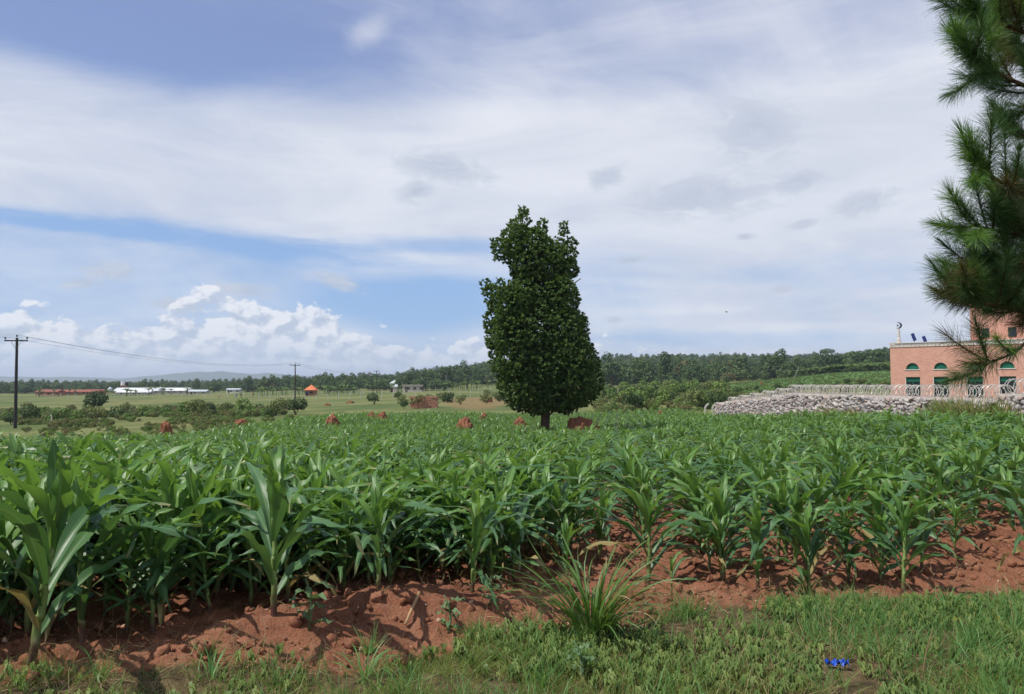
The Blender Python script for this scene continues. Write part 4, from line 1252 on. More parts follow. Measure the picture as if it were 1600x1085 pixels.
def grow_people():
    """skin every skeleton in a scratch scene, so that nothing else has to be evaluated"""
    sc_ = bpy.data.scenes.new('scratch'); obs = []
    for o, J, E, rad, hip, neck, shirt, lower in PEOPLE:
        me = bpy.data.meshes.new('body'); me.from_pydata([tuple(j) for j in J], E, []); me.update()
        b_ = bpy.data.objects.new('body', me); sc_.collection.objects.link(b_)
        b_.modifiers.new('skin', 'SKIN'); sub = b_.modifiers.new('sub', 'SUBSURF'); sub.levels = sub.render_levels = 1
        for v, q in zip(me.skin_vertices[0].data, rad): v.radius = (q, q * .8)
        me.skin_vertices[0].data[0].use_root = True
        obs.append(b_)
    sc_.view_layers[0].update(); dg = sc_.view_layers[0].depsgraph
    for b_, (o, J, E, rad, hip, neck, shirt, lower) in zip(obs, PEOPLE):
        ev = b_.evaluated_get(dg)
        bm = bmesh.new(); bm.from_mesh(ev.to_mesh()); ev.to_mesh_clear()
        for f in bm.faces:
            c_ = f.calc_center_median(); along = (c_ - hip).dot((neck - hip).normalized()); side = abs(c_.x) > .215
            f.material_index = 0 if (along > .57 or c_.z < .08 or (side and -.2 < along < .28)) else (1 if along > .02 else 2)
            f.smooth = True
        m2 = bpy.data.meshes.new('body'); bm.to_mesh(m2); bm.free()
        link('body', m2, [M['skin'], shirt, lower], o)
    for b_ in obs: bpy.data.objects.remove(b_)
    bpy.data.scenes.remove(sc_)
person(343, 262, 'person in a white and red top in the pasture below the long shed', cloth('white_shirt', (.6, .5, .42)), cloth('red_skirt', (.4, .08, .05)), .4)
person(369.5, 255, 'person in blue bending over in the pasture', cloth('blue_shirt', (.08, .14, .35)), cloth('blue_trousers', (.12, .18, .4)), .9, .75)
person(377.5, 268, 'person in dark clothes standing in the pasture beside the bending one', cloth('black_shirt', (.02, .02, .025)), cloth('black_trousers', (.02, .02, .02)), -.3)
person(396.5, 272, 'person in a red top in the pasture, farthest from the sheds', cloth('red_shirt', (.5, .07, .04)), cloth('brown_trousers', (.12, .07, .04)), .2, .5)
person(481.5, 254, 'person in blue standing at the orange-roofed hut', cloth('blue_dress', (.05, .10, .4)), cloth('navy_skirt', (.03, .05, .18)), 0)

grow_people()

# bananas at the foot of the wood
def banana_mesh(seed):
    r_ = np.random.default_rng(seed); P = []
    for k in range(9):
        az_ = r_.random() * 6.283; L_ = r_.uniform(1.5, 2.3); el0 = r_.uniform(.9, 1.35); pts_ = []; p = np.array([0, 0, 1.9]); a = el0
        Vv = []
        for q in range(6):
            w = .30 * math.sin(math.pi * (q + .35) / 6.2)
            side = np.array([-math.sin(az_), math.cos(az_), 0]) * w
            Vv += [p - side - [0, 0, w * .3], p, p + side - [0, 0, w * .3]]
            p = p + np.array([math.cos(az_) * math.cos(a), math.sin(az_) * math.cos(a), math.sin(a)]) * L_ / 5; a -= r_.uniform(.28, .42)
        F_ = []
        for q in range(5): F_ += [[q * 3, q * 3 + 1, q * 3 + 4, q * 3 + 3], [q * 3 + 1, q * 3 + 2, q * 3 + 5, q * 3 + 4]]
        P.append((np.array(Vv), np.array(F_)))
    V_, F_ = joinVF(P); me = mesh_arrays('leaves', V_, F_, attrs={'var': r_.random(len(V_)) * .3}); me.materials.append(M['banana']); return me
BAN = [banana_mesh(s) for s in range(4)]
mb = MB(); mb.tube([(0, 0, -.2), (0, 0, 2.0)], [.16, .10], 7); bst = bpy.data.meshes.new('stem'); bst.from_pydata(mb.v, [], mb.f); bst.update(); bst.materials.append(M['shrub_bright'])
for k in range(110):
    px = random.choice([random.uniform(400, 800), random.uniform(60, 300), random.uniform(400, 560), random.uniform(690, 850)]); D = random.uniform(298, 330) if px > 390 else random.uniform(340, 372)
    x = place_px(px, D)
    o = empty('banana_plant', (x, D, gz(x, D)), random.uniform(0, 6.28), random.uniform(.8, 1.3))
    tag(o, 'banana plant with arching leaves along the foot of the hillside wood' if px > 390 else 'banana plant with arching leaves in front of the farm sheds', 'banana plant', 'bananas at the foot of the wood' if px > 390 else 'bananas by the farm sheds')
    link('leaves', BAN[k % 4], None, o); link('stem', bst, None, o)
# tall crop on the crest of the slope behind the wall
r_ = np.random.default_rng(8)
n = 1500; pxv = r_.uniform(1235, 1470, n); Dv = r_.uniform(225, 262, n)
kp = Dv > 225 + np.clip((1400 - pxv), 0, 160) * .15; pxv, Dv = pxv[kp], Dv[kp]; xv = (pxv - CX) / FPX * Dv
gn_scatter('tall_crop', np.stack([xv, Dv, ground_z(xv, Dv)], -1), BAN, .5 + .35 * r_.random(len(xv)), 'tall green crop in rows along the slope behind the stone wall', 4)

n = 3800; pxv = r_.uniform(1050, 1400, n); Dv = r_.uniform(125, 258, n); xv = (pxv - CX) / FPX * Dv
xv = np.round(xv / 1.6) * 1.6 + r_.normal(size=n) * .18
gn_scatter('low_crop', np.stack([xv, Dv, ground_z(xv, Dv) - .25], -1), [SHR['bright'][0][0], SHR['shrub'][1][0], BAN[1]], .14 + .14 * r_.random(n), 'low green crop on the slope behind the stone wall', 9)
# ------------------------------------------------------------------ earth mounds in the field
def mound(px, D, top_row, wpx, label, seed, dark=False):
    x = place_px(px, D); zb = gz(x, D); h = at(px, top_row, D).z - zb; w = max(wpx / FPX * D / 2 * .72, .30 * h)
    r_ = np.random.default_rng(seed)
    bm = bmesh.new(); bmesh.ops.create_icosphere(bm, subdivisions=5, radius=1)
    Cc = np.array([v.co[:] for v in bm.verts])
    n1 = fbm2(Cc[:, 0] * 2.1 + seed, Cc[:, 1] * 2.1 + Cc[:, 2] * 1.7, 4, seed) - .5
    n2 = fbm2(Cc[:, 0] * 7 + seed, Cc[:, 1] * 7 + Cc[:, 2] * 6, 3, seed + 3) - .5
    s_ = 1 + n1 * .9 + n2 * .5
    zz = np.maximum(Cc[:, 2], -.15); zz = np.where(zz > 0, np.clip(zz, 0, 1) ** .8, zz)
    fl = 1.32 - .22 * np.clip(zz, 0, 1)
    for v, c_, q, z_, f_, m1 in zip(bm.verts, Cc, s_, zz, fl, n1):
        v.co = (c_[0] * q * w * f_, c_[1] * q * w * f_ * .8, z_ * h * (.90 + (q - 1) * .42))
    me = bpy.data.meshes.new('heap'); bm.to_mesh(me); bm.free()
    me.polygons.foreach_set('use_smooth', np.ones(len(me.polygons), bool))
    o = link('earth_mound', me, M['soil']); o.location = (x, D, zb); tag(o, label, 'earth mound', 'red earth mounds in the maize', 'thing')
for a in ((908, 37.0, 645, 66, 'largest dark red earth mound, right beside the trunk of the big tree', 2), (727, 44, 650.5, 33, 'red earth mound in the maize, second largest, left of the big tree', 5),
          (520, 51, 645.5, 19, 'rounded red earth mound in the maize in front of the hut', 3), (378, 52, 652.5, 32, 'long low brownish earth mound at the far edge of the maize', 7),
          (262, 50, 657, 14, 'small red earth mound at the left edge of the maize', 9), (598, 58, 643, 9, 'tiny earth mound right of the rounded mound', 11), (755, 62, 644, 15, 'low dark earth mound behind the second largest one', 12),
          (812, 50, 650, 22, 'low red earth mound just left of the tree trunk', 15), (581, 62, 642, 6, 'small upright earth lump in the middle of the far maize', 17),
          (1031, 68, 640, 14, 'low brown earth mound at the far edge of the maize, right of the big tree', 19)):
    mound(*a)
for px, D, tr, w, lb, sd in ((1022, 120, 627, 7, 'pointed orange earth mound among the green bushes', 21), (1058, 115, 632, 10, 'low orange earth mound among the green bushes near the bent posts', 22), (1190, 190, 597, 6, 'tiny orange earth mound on the green crop slope', 23), (512, 150, 630, 10, 'orange earth mound in the pasture right of the power pole', 24), (548, 170, 626, 12, 'orange earth patch heaped in the pasture left of the brick stack', 25), (762, 140, 618, 14, 'orange earth mound on the brown slope left of the big tree', 26)):
    mound(px, D, tr, w, lb, sd)
# ------------------------------------------------------------------ the big tree
TD = 38.0
tx = place_px(852, TD); tz = gz(tx, TD)
tree = empty('evergreen_tree', (tx, TD, tz)); tag(tree, 'tall dense dark green tree standing alone in the maize', 'tree')
k_ = TD / FPX
raw = [(818, 330, 6), (818, 338, 8), (801, 352, 7), (847, 350, 6), (848, 360, 8), (881, 354, 5), (882, 363, 7), (893, 380, 7), (775, 380, 7), (758, 446, 8), (817, 352, 13), (801, 374, 17), (784, 392, 16),
       (832, 384, 22), (852, 384, 14), (872, 388, 14), (888, 398, 13), (826, 412, 32), (866, 420, 32), (892, 425, 12), (768, 460, 15), (790, 482, 28), (832, 466, 38), (880, 466, 25), (838, 520, 58), (884, 518, 32),
       (786, 530, 28), (800, 562, 36), (858, 568, 60), (908, 568, 26), (916, 598, 25), (820, 600, 38), (878, 606, 38), (842, 622, 24), (905, 612, 26), (892, 545, 30), (778, 505, 21), (812, 630, 14), (836, 642, 9), (882, 634, 13)]
def half_w(py):
    return np.interp(py, [325, 345, 370, 400, 430, 470, 520, 560, 600, 625, 640], [8, 24, 52, 66, 62, 76, 82, 86, 80, 60, 30])
lobes = []
r_ = np.random.default_rng(19)
for px, py, rr in raw:
    hw = half_w(py); room = max(hw - rr, 0)
    for f in ((0.0,) if rr < 16 else (-.85, 0.0, .85)):
        rad = rr * k_ * r_.uniform(.93, 1.05) * (1.0 if f == 0 else .9)
        cxp = px + (0 if f == 0 else (852 - px) * .25 * abs(f))
        lobes.append(((cxp - 852) * k_, f * room * k_ + r_.uniform(-.2, .2), at(px, py, TD).z - tz, rad, rad, rad * 1.05))
main_l = [l for l in lobes if l[3] > 11 * k_]
for q in range(110):                       # shoots that stand out from the crown
    l = main_l[int(r_.integers(0, len(main_l)))]; d = r_.normal(size=3); d[2] = abs(d[2]) * .8 + .1; d /= np.linalg.norm(d)
    if l[2] > 7.6: continue
    p = np.array(l[:3]) + d * l[3] * 1.02; rd = r_.uniform(6, 10) * k_
    if abs(p[0]) > half_w(CY - (p[2] + tz - EYE) / TD * FPX + 60) * k_ * 1.12: continue
    lobes.append((p[0], p[1], p[2] + rd * .4, rd * .85, rd * .85, rd * 1.5))
P, N = lobes_points(lobes, 45.0, r_, .14, -1.1)
inner = [(l[0] * .55, l[1] * .55, l[2], l[3] * .72, l[4] * .72, l[5] * .8) for l in lobes if l[3] > .7]
P2, N2 = lobes_points(inner, 20.0, r_, .5, -1.1)
P, N = np.concatenate([P, P2]), np.concatenate([N, N2])
nn = len(P)
axis = N * .55 + np.array([0, 0, .85]) + r_.normal(size=(nn, 3)) * .30
frames = rot_from(axis, r_.random(nn) * 6.283)
leafT = np.array([[0, -.005, 0], [.042, .055, .012], [-.042, .055, .012], [.030, .125, .0], [-.030, .125, .0], [0, .165, -.02]])
# each rosette: seven leaves leaning out round the shoot
ros_V, ros_F, nL = [], [], 6
for q in range(nL):
    az_ = q * 2.4; tilt = .35 + .10 * q
    Rm = np.array(Matrix.Rotation(az_, 3, 'Z') @ Matrix.Rotation(math.pi / 2 - tilt, 3, 'X'))
    ros_V.append(leafT @ Rm.T); ros_F.append(np.array([[0, 1, 3, 2], [2, 3, 5, 4]]) + 6 * q)
RVt, RFt = np.concatenate(ros_V), np.concatenate(ros_F)
RFt = np.concatenate([np.array([[0, 1, 2, 2]])[:0], RFt])
RFt = np.array([f for q in range(nL) for f in ([6 * q, 6 * q + 1, 6 * q + 3, 6 * q + 2], [6 * q + 2, 6 * q + 3, 6 * q + 5, 6 * q + 4])])
sizes = r_.uniform(.66, 1.08, nn); sizes[len(P) - len(P2):] *= 1.8
V, F = scatter(RVt, RFt, frames * sizes[:, None, None], P)
link('crown', mesh_arrays('crown', V, F, attrs={'var': np.repeat(r_.random(nn), len(RVt))}), M['crown'], tree)
# pale young leaves at the shoot tips
sel = (r_.random(nn) < .085) & (P[:, 2] > 2.2)
V, F = scatter(RVt[:18], RFt[:6], (frames * sizes[:, None, None])[sel], (P + N * .07 + np.array([0, 0, .05]))[sel])
link('young_leaves', mesh_arrays('young_leaves', V, F, attrs={'var': np.repeat(r_.random(int(sel.sum())), 18)}), M['crown_new'], tree)
mb = MB()
mb.tube([(0, 0, -.3), (.0, 0, .15), (-.02, 0, .8), (.03, 0, 2.2), (-.05, .05, 4.5), (.05, 0, 7.2), (-.1, 0, 10.2)], [.36, .27, .235, .21, .17, .11, .04], 12)
mb.build('trunk', M['bark'], tree, True)
for q in range(26):
    z0 = 1.25 + 7.5 * q / 26; az_ = q * 2.4; L_ = half_w(at(0, 0, 1).z * 0 + np.interp(z0 + tz, [-1, 10.5], [680, 322])) * k_ * .8
    mb = MB(); mb.tube([(0, 0, z0), (math.cos(az_) * L_ * .5, math.sin(az_) * L_ * .5, z0 + .35), (math.cos(az_) * L_, math.sin(az_) * L_, z0 + 1.0)], [.07, .05, .02], 6)
    mb.build('limb', M['bark'], tree, True)

# ------------------------------------------------------------------ maize
def leaf_strip(L, W, th0, th1, az, h0, r0, nseg, ncross, r_, curl=1.0, wave=.02, bend=0.0, fold=.5, pw=1.25):
    """one arching maize leaf rising from the stalk at height h0"""
    s = np.linspace(0, 1, nseg + 1)
    th = th0 + (th1 - th0) * s ** pw
    a = az + bend * s ** 2
    ds_ = L / nseg
    hx = np.concatenate([[0], np.cumsum(np.sin((th[1:] + th[:-1]) / 2) * ds_ * np.cos((a[1:] + a[:-1]) / 2))])
    hy = np.concatenate([[0], np.cumsum(np.sin((th[1:] + th[:-1]) / 2) * ds_ * np.sin((a[1:] + a[:-1]) / 2))])
    hz = np.concatenate([[0], np.cumsum(np.cos((th[1:] + th[:-1]) / 2) * ds_)])
    C_ = np.stack([hx + r0 * math.cos(az), hy + r0 * math.sin(az), hz + h0], -1)
    side = np.stack([-np.sin(a), np.cos(a), np.zeros_like(a)], -1)
    tan = np.stack([np.sin(th) * np.cos(a), np.sin(th) * np.sin(a), np.cos(th)], -1)
    up = np.cross(tan, side); up = up * np.sign(-(up * np.stack([np.cos(a), np.sin(a), np.zeros_like(a)], -1)).sum(1) + 1e-9)[:, None]
    w = W * np.minimum(1, .42 + 1.9 * s) * np.clip(1 - s ** 2.6, 0, 1) ** .8
    tw = r_.normal() * .5 * s
    V_ = []
    us = np.linspace(-1, 1, ncross + 1)
    ph = r_.random() * 6.28; fr = r_.uniform(2.2, 4.0)
    for i in range(nseg + 1):
        sd = side[i] * math.cos(tw[i]) + up[i] * math.sin(tw[i]); un = up[i] * math.cos(tw[i]) - side[i] * math.sin(tw[i])
        for u_ in us:
            f_ = fold * (1 - .55 * s[i]) * abs(u_) * w[i] * .5
            wv = wave * u_ * abs(u_) * math.sin(fr * 6.28 * s[i] + ph + (1.7 if u_ > 0 else 0)) * min(1, s[i] * 3)
            V_.append(C_[i] + sd * u_ * w[i] * .5 + un * (f_ + wv))
    n1 = ncross + 1
    ix = np.arange((nseg + 1) * n1).reshape(nseg + 1, n1)
    F_ = np.stack([ix[:-1, :-1], ix[:-1, 1:], ix[1:, 1:], ix[1:, :-1]], -1).reshape(-1, 4)
    uvv = np.stack([np.tile((us + 1) / 2, nseg + 1), np.repeat(s, n1)], -1)
    return np.array(V_), F_, uvv[F_.ravel()]

def plant_leaves(seed, nseg, ncross, nleaf=11, H=1.0, wide=1.0):
    """list of (V,F,uv,young) and the stalk height for a plant about H tall"""
    r_ = np.random.default_rng(seed)
    az0 = r_.random() * 6.283; out = []
    sh = .50 * H
    for k in range(nleaf):
        t = k / (nleaf - 1)
        az = az0 + math.pi * (k % 2) + r_.normal() * .45
        h0 = H * (.10 + .44 * t ** .9)
        young = t > .69; reach = r_.uniform(.0, 1.0)
        if not young:
            L = H * r_.uniform(.56, .86) * (.62 + .55 * math.sin(math.pi * (.15 + .75 * t)))
            th0 = r_.uniform(.40, .80); th1 = r_.uniform(1.75, 2.75) * (1.05 - .15 * t)
            W = H * .084 * r_.uniform(.85, 1.2) * wide * (.7 + .4 * t)
        else:
            L = H * r_.uniform(.46, .68) * (1.12 - .35 * (t - .7) / .3)
            th0 = r_.uniform(.08, .30); th1 = r_.uniform(1.1, 2.3) * (1.25 - .6 * (t - .7) / .3)
            W = H * .080 * r_.uniform(.9, 1.15) * wide
        V_, F_, uv_ = leaf_strip(L, W, th0, th1, az, h0, .008, nseg, ncross, r_, wave=.016 * H, bend=r_.normal() * .5, fold=.55 if not young else .8, pw=r_.uniform(1.05, 1.6))
        out.append((V_, F_, uv_, young))
    # rolled pale sheath in the heart of the plant
    for q in range(2):
        V_, F_, uv_ = leaf_strip(H * r_.uniform(.34, .44), H * .055, .03, r_.uniform(.15, .45), az0 + q * math.pi + r_.normal() * .6, H * .46, .004, nseg, ncross, r_, wave=.004, fold=1.2)
        out.append((V_, F_, uv_, True))
    return out, sh

def stalk_mesh(H, rad=.0155):
    mb = MB(); pts_, rr = [], []
    zs = [-.06, .0, .03, .09, .10, .11, .19, .20, .21, .30, .31, .32, .42, .54]
    for i, z in enumerate(zs):
        nod = i in (4, 7, 10)
        pts_.append((.004 * math.sin(i * 1.3), .004 * math.cos(i * 1.7), z * H)); rr.append(rad * H * (1.15 - .75 * z) * (1.18 if nod else 1))
    mb.tube(pts_, rr, 8)
    # pale leaf sheaths hugging the stalk
    me = bpy.data.meshes.new('stalk'); me.from_pydata(mb.v, [], mb.f); me.update(); me.polygons.foreach_set('use_smooth', np.ones(len(me.polygons), bool)); me.materials.append(M['stalk'])
    return me

def plant_proto(seed, nseg, ncross, nleaf, wide=1.0):
    lv, sh = plant_leaves(seed, nseg, ncross, nleaf, 1.0, wide)
    meshes = []
    for V_, F_, uv_, yg in lv:
        me = mesh_arrays('leaf', V_, F_, uv=uv_, attrs={'var': np.full(len(V_), random.random())}, smooth=True)
        me.materials.append(M['maize_young'] if yg else M['maize_dry'] if len(meshes) < 2 and random.random() < .30 else M['maize']); meshes.append(me)
    return meshes, stalk_mesh(1.0)

def put_plant(x, y, H, proto, label, group, rz=None, lean=None):
    o = empty('maize_plant', (x, y, nz(x, y) - .02), random.uniform(0, 6.283) if rz is None else rz, H)
    lean = lean or (random.gauss(0, .05), random.gauss(0, .05)); o.rotation_euler = (lean[0], lean[1], o.rotation_euler[2])
    tag(o, label, 'maize plant', group)
    link('stalk', proto[1], None, o)
    for m__ in proto[0]: link('leaf', m__, None, o)
    return o

# plants of the front row that can be told apart: (px, py of the base, height, label, seed)
HERO = [(48, 1040, 1.50, 'tallest maize plant at the left edge, with a leaf standing straight up', 1),
        (128, 1000, 1.30, 'maize plant close behind the tallest one at the left edge', 2),
        (165, 965, 1.00, 'smaller maize plant between the tall left ones and the double-leafed one', 3),
        (248, 972, 1.34, 'stout maize plant with broad arching leaves, third of the front row from the left edge', 4),
        (300, 945, 1.2, 'maize plant half hidden right behind the stout front-row plant', 5),
        (428, 962, 1.32, 'upright maize plant at the left foot of the bare earth bank', 6),
        (452, 945, 1.2, 'slimmer maize plant close to the right of the upright one by the earth bank', 7),
        (592, 925, 0.98, 'bushy maize plant above the middle of the bare earth bank', 8),
        (655, 905, .92, 'maize plant directly behind the dry stalk lying on the earth bank', 9),
        (738, 925, .95, 'maize plant with a long drooping leaf above the right end of the earth bank', 10),
        (800, 885, .92, 'maize plant right of the earth bank, behind the gap of bare soil', 11),
        (935, 880, .92, 'maize plant directly behind the big grass clump', 12),
        (1050, 932, .42, 'smallest pale young maize plant, standing alone right of the grass clump', 13),
        (1110, 895, .82, 'maize plant just behind the smallest young plant', 14),
        (1184, 920, .92, 'maize plant with hanging leaves, first big one right of the smallest young plant', 15),
        (1264, 930, .90, 'maize plant with a yellowish heart between the two broad-leaved ones on the right', 16),
        (1326, 912, .70, 'short maize plant just left of the broadest one on the right', 17),
        (1411, 930, .98, 'broadest maize plant on the right, with a purple stalk base and outspread leaves', 18),
        (1440, 890, .85, 'maize plant in the shadow behind the broadest one on the right', 19),
        (1492, 862, .66, 'slim pale maize plant standing alone in bare soil on the right', 20),
        (1622, 900, 1.10, 'maize plant at the right edge whose long leaves hang into the picture', 21),
        (1545, 800, .90, 'maize plant under the pine, behind the bare soil on the right', 22),
        (1370, 850, .85, 'maize plant behind the gap left of the slim pale one', 23)]
hero_xy = []
for px, py, H, lb, sd in HERO:
    p = near_hit(px, py)
    pr = plant_proto(1000 + sd, 14, 4, 12 if H > .5 else 7, .95 if H > .5 else .9)
    o = put_plant(p.x, p.y, H, pr, lb, 'maize plants along the front edge of the field', rz=random.uniform(0, 6.28))
    hero_xy.append((p.x, p.y))
    if sd == 1:            # the upright leaf
        V_, F_, uv_ = leaf_strip(.42, .105, .05, .30, .4, .50, .004, 14, 4, np.random.default_rng(3), wave=.006, fold=.5)
        me = mesh_arrays('leaf', V_, F_, uv=uv_, attrs={'var': np.full(len(V_), .3)}, smooth=True); me.materials.append(M['maize']); link('leaf', me, None, o)
hero_xy = np.array(hero_xy)

# the rest of the field
r_ = np.random.default_rng(31)
ang = R(-8); ca, sa = math.cos(ang), math.sin(ang)
a_, b_ = np.meshgrid(np.arange(-60, 60, .70), np.arange(-20, 95, .33))
a_ = a_ + r_.normal(size=a_.shape) * .07; b_ = b_ + r_.normal(size=b_.shape) * .07
xg = (a_ * ca - b_ * sa).ravel(); yg = (a_ * sa + b_ * ca).ravel()
kp = (yg > edge_y(xg) + np.interp(xg, [-1.5, .5], [.25, .42])) & (yg < FIELD_FAR) & (xg > FIELD_L) & (xg < np.where(yg < 23.5, 99, FIELD_R - .2)) & (np.abs(xg) < yg * .70 + 1.5) & (r_.random(len(xg)) < .97)
xg, yg = xg[kp], yg[kp]
# extra plants fill the gaps on the left, where the stand is thickest
xe = r_.uniform(-6, .4, 260); ye = edge_y(xe) + .3 + r_.random(260) * 3.5; ke = (np.abs(xe) < ye * .7 + .5)
xg, yg = np.concatenate([xg, xe[ke]]), np.concatenate([yg, ye[ke]])
# thinner stand on the right where bare soil shows
thin = np.clip((xg - .2) / 1.5, 0, 1) * np.clip((11.0 - yg) / 2.5, 0, 1)
kp = r_.random(len(xg)) > thin * .38
bare = (np.hypot((xg - 4.6) / 1.1, (yg - 7.4) / .9) < 1) | (np.hypot((xg - 1.0) / .5, (yg - 7.6) / .6) < 1)
kp &= ~bare
dmin = np.min(np.hypot(xg[:, None] - hero_xy[None, :, 0], yg[:, None] - hero_xy[None, :, 1]), 1)
kp &= dmin > .22
mounds_xy = [(place_px(px, D), D, w) for px, D, w in ((908, 37, 1.15), (727, 44, .7), (520, 51, .5), (378, 52, .8), (812, 50, .5), (852, 38, .35))]
for mx_, my_, mw in mounds_xy: kp &= np.hypot(xg - mx_, yg - my_) > mw
xg, yg = xg[kp], yg[kp]
hg = (.86 + .20 * (fbm2(xg * .12, yg * .12, 3, 8) - .5) * 2 + r_.normal(size=len(xg)) * .07) * np.interp(yg - edge_y(xg), [0, 1.5, 4], [.92, 1.0, 1.0])
hg = hg * np.interp(xg, [-4, -1], [1.12, 1.0]) * np.interp(yg, [5, 9, 20, 60], [1.05, 1.0, .90, .84])
hg = hg * np.where(r_.random(len(xg)) < .10, .70, 1) * (1 + np.clip((xg - 6) / 6, 0, 1) * np.interp(yg, [15, 45], [.10, .38])) * (1 + .08 * r_.normal(size=len(xg)))
order = np.argsort(np.hypot(xg, yg) + np.where(np.abs(xg) > yg * .675, 30, 0))
xg, yg, hg = xg[order], yg[order], hg[order]
N_IND = 300 - len(HERO)
protos = [plant_proto(2000 + k, 9, 4, 11, random.uniform(.88, 1.08)) for k in range(14)]
for i in range(N_IND):
    px_i = CX + FPX * xg[i] / yg[i]
    side_ = 'at the left, behind the tallest plants' if px_i < 330 else 'behind the bare earth bank' if px_i < 830 else 'behind the big grass clump' if px_i < 1050 else 'on the right, around patches of bare soil' if px_i < 1400 else 'at the right, below the pine'
    deep = 'nearer' if yg[i] - edge_y(xg[i]) < 1.6 else 'farther'
    put_plant(xg[i], yg[i], float(hg[i]) * 1.05, protos[(i * 5) % 14], 'maize plant in the %s rows %s' % (deep, side_), 'maize plants of the near field')
def lod(seed, nseg, ncross, nleaf, wide):
    lv, sh = plant_leaves(seed, nseg, ncross, nleaf, 1.0, wide)
    V_, F_, uv_, yg_, o_ = [], [], [], [], 0
    for v, f, u_, y_ in lv:
        V_.append(v); F_.append(f + o_); uv_.append(u_); yg_.append(np.full(len(f), y_)); o_ += len(v)
    return np.concatenate(V_), np.concatenate(F_), np.concatenate(uv_), np.concatenate(yg_)
def mass(sel, nseg, ncross, nleaf, wide, protos_n, seed):
    Vs, Fs, Us, Ys, vr, o_ = [], [], [], [], [], 0
    r_ = np.random.default_rng(seed); ids = np.where(sel)[0]; pk = r_.integers(0, protos_n, len(ids))
    for k in range(protos_n):
        ii = ids[pk == k]; n = len(ii)
        if n == 0: continue
        tv, tf, tu, ty = lod(seed * 50 + k, nseg, ncross, nleaf, wide)
        ax = np.stack([r_.normal(size=n) * .06, r_.normal(size=n) * .06, np.ones(n)], -1)
        Mx = rot_from(ax, r_.random(n) * 6.283) * hg[ii][:, None, None] * 1.05
        off = np.stack([xg[ii], yg[ii], near_z(xg[ii], yg[ii])], -1)
        V_, F_ = scatter(tv, tf, Mx, off)
        Vs.append(V_); Fs.append(F_ + o_); o_ += len(V_); Us.append(np.tile(tu, (n, 1))); Ys.append(np.tile(ty, n)); vr.append(np.repeat(r_.random(n), len(tv)))
    return np.concatenate(Vs), np.concatenate(Fs), np.concatenate(Us), np.concatenate(Ys), np.concatenate(vr)
ii = np.arange(len(xg)); rest_ = ii >= N_IND
parts = []
d_ = np.hypot(xg, yg)
for sel, args in ((rest_ & (d_ < 18), (7, 2, 10, 1.0)), (rest_ & (d_ >= 18) & (d_ < 36), (6, 1, 9, .92)), (rest_ & (d_ >= 36), (4, 1, 8, .98))):
    parts.append(mass(sel, *args, 6, 40 + len(parts)))
o_ = 0; Vs, Fs = [], []
for p_ in parts: Vs.append(p_[0]); Fs.append(p_[1] + o_); o_ += len(p_[0])
me = mesh_arrays('maize_rows', np.concatenate(Vs), np.concatenate(Fs), uv=np.concatenate([p_[2] for p_ in parts]), attrs={'var': np.concatenate([p_[4] for p_ in parts])}, smooth=True)
me.materials.append(M['maize']); me.materials.append(M['maize_young'])
me.polygons.foreach_set('material_index', np.concatenate([p_[3] for p_ in parts]).astype(np.int32))
tag(link('maize_field', me), 'dense green maize filling the field back to its far edge', kind='stuff')
print('maize plants', len(xg), 'faces', len(me.polygons))

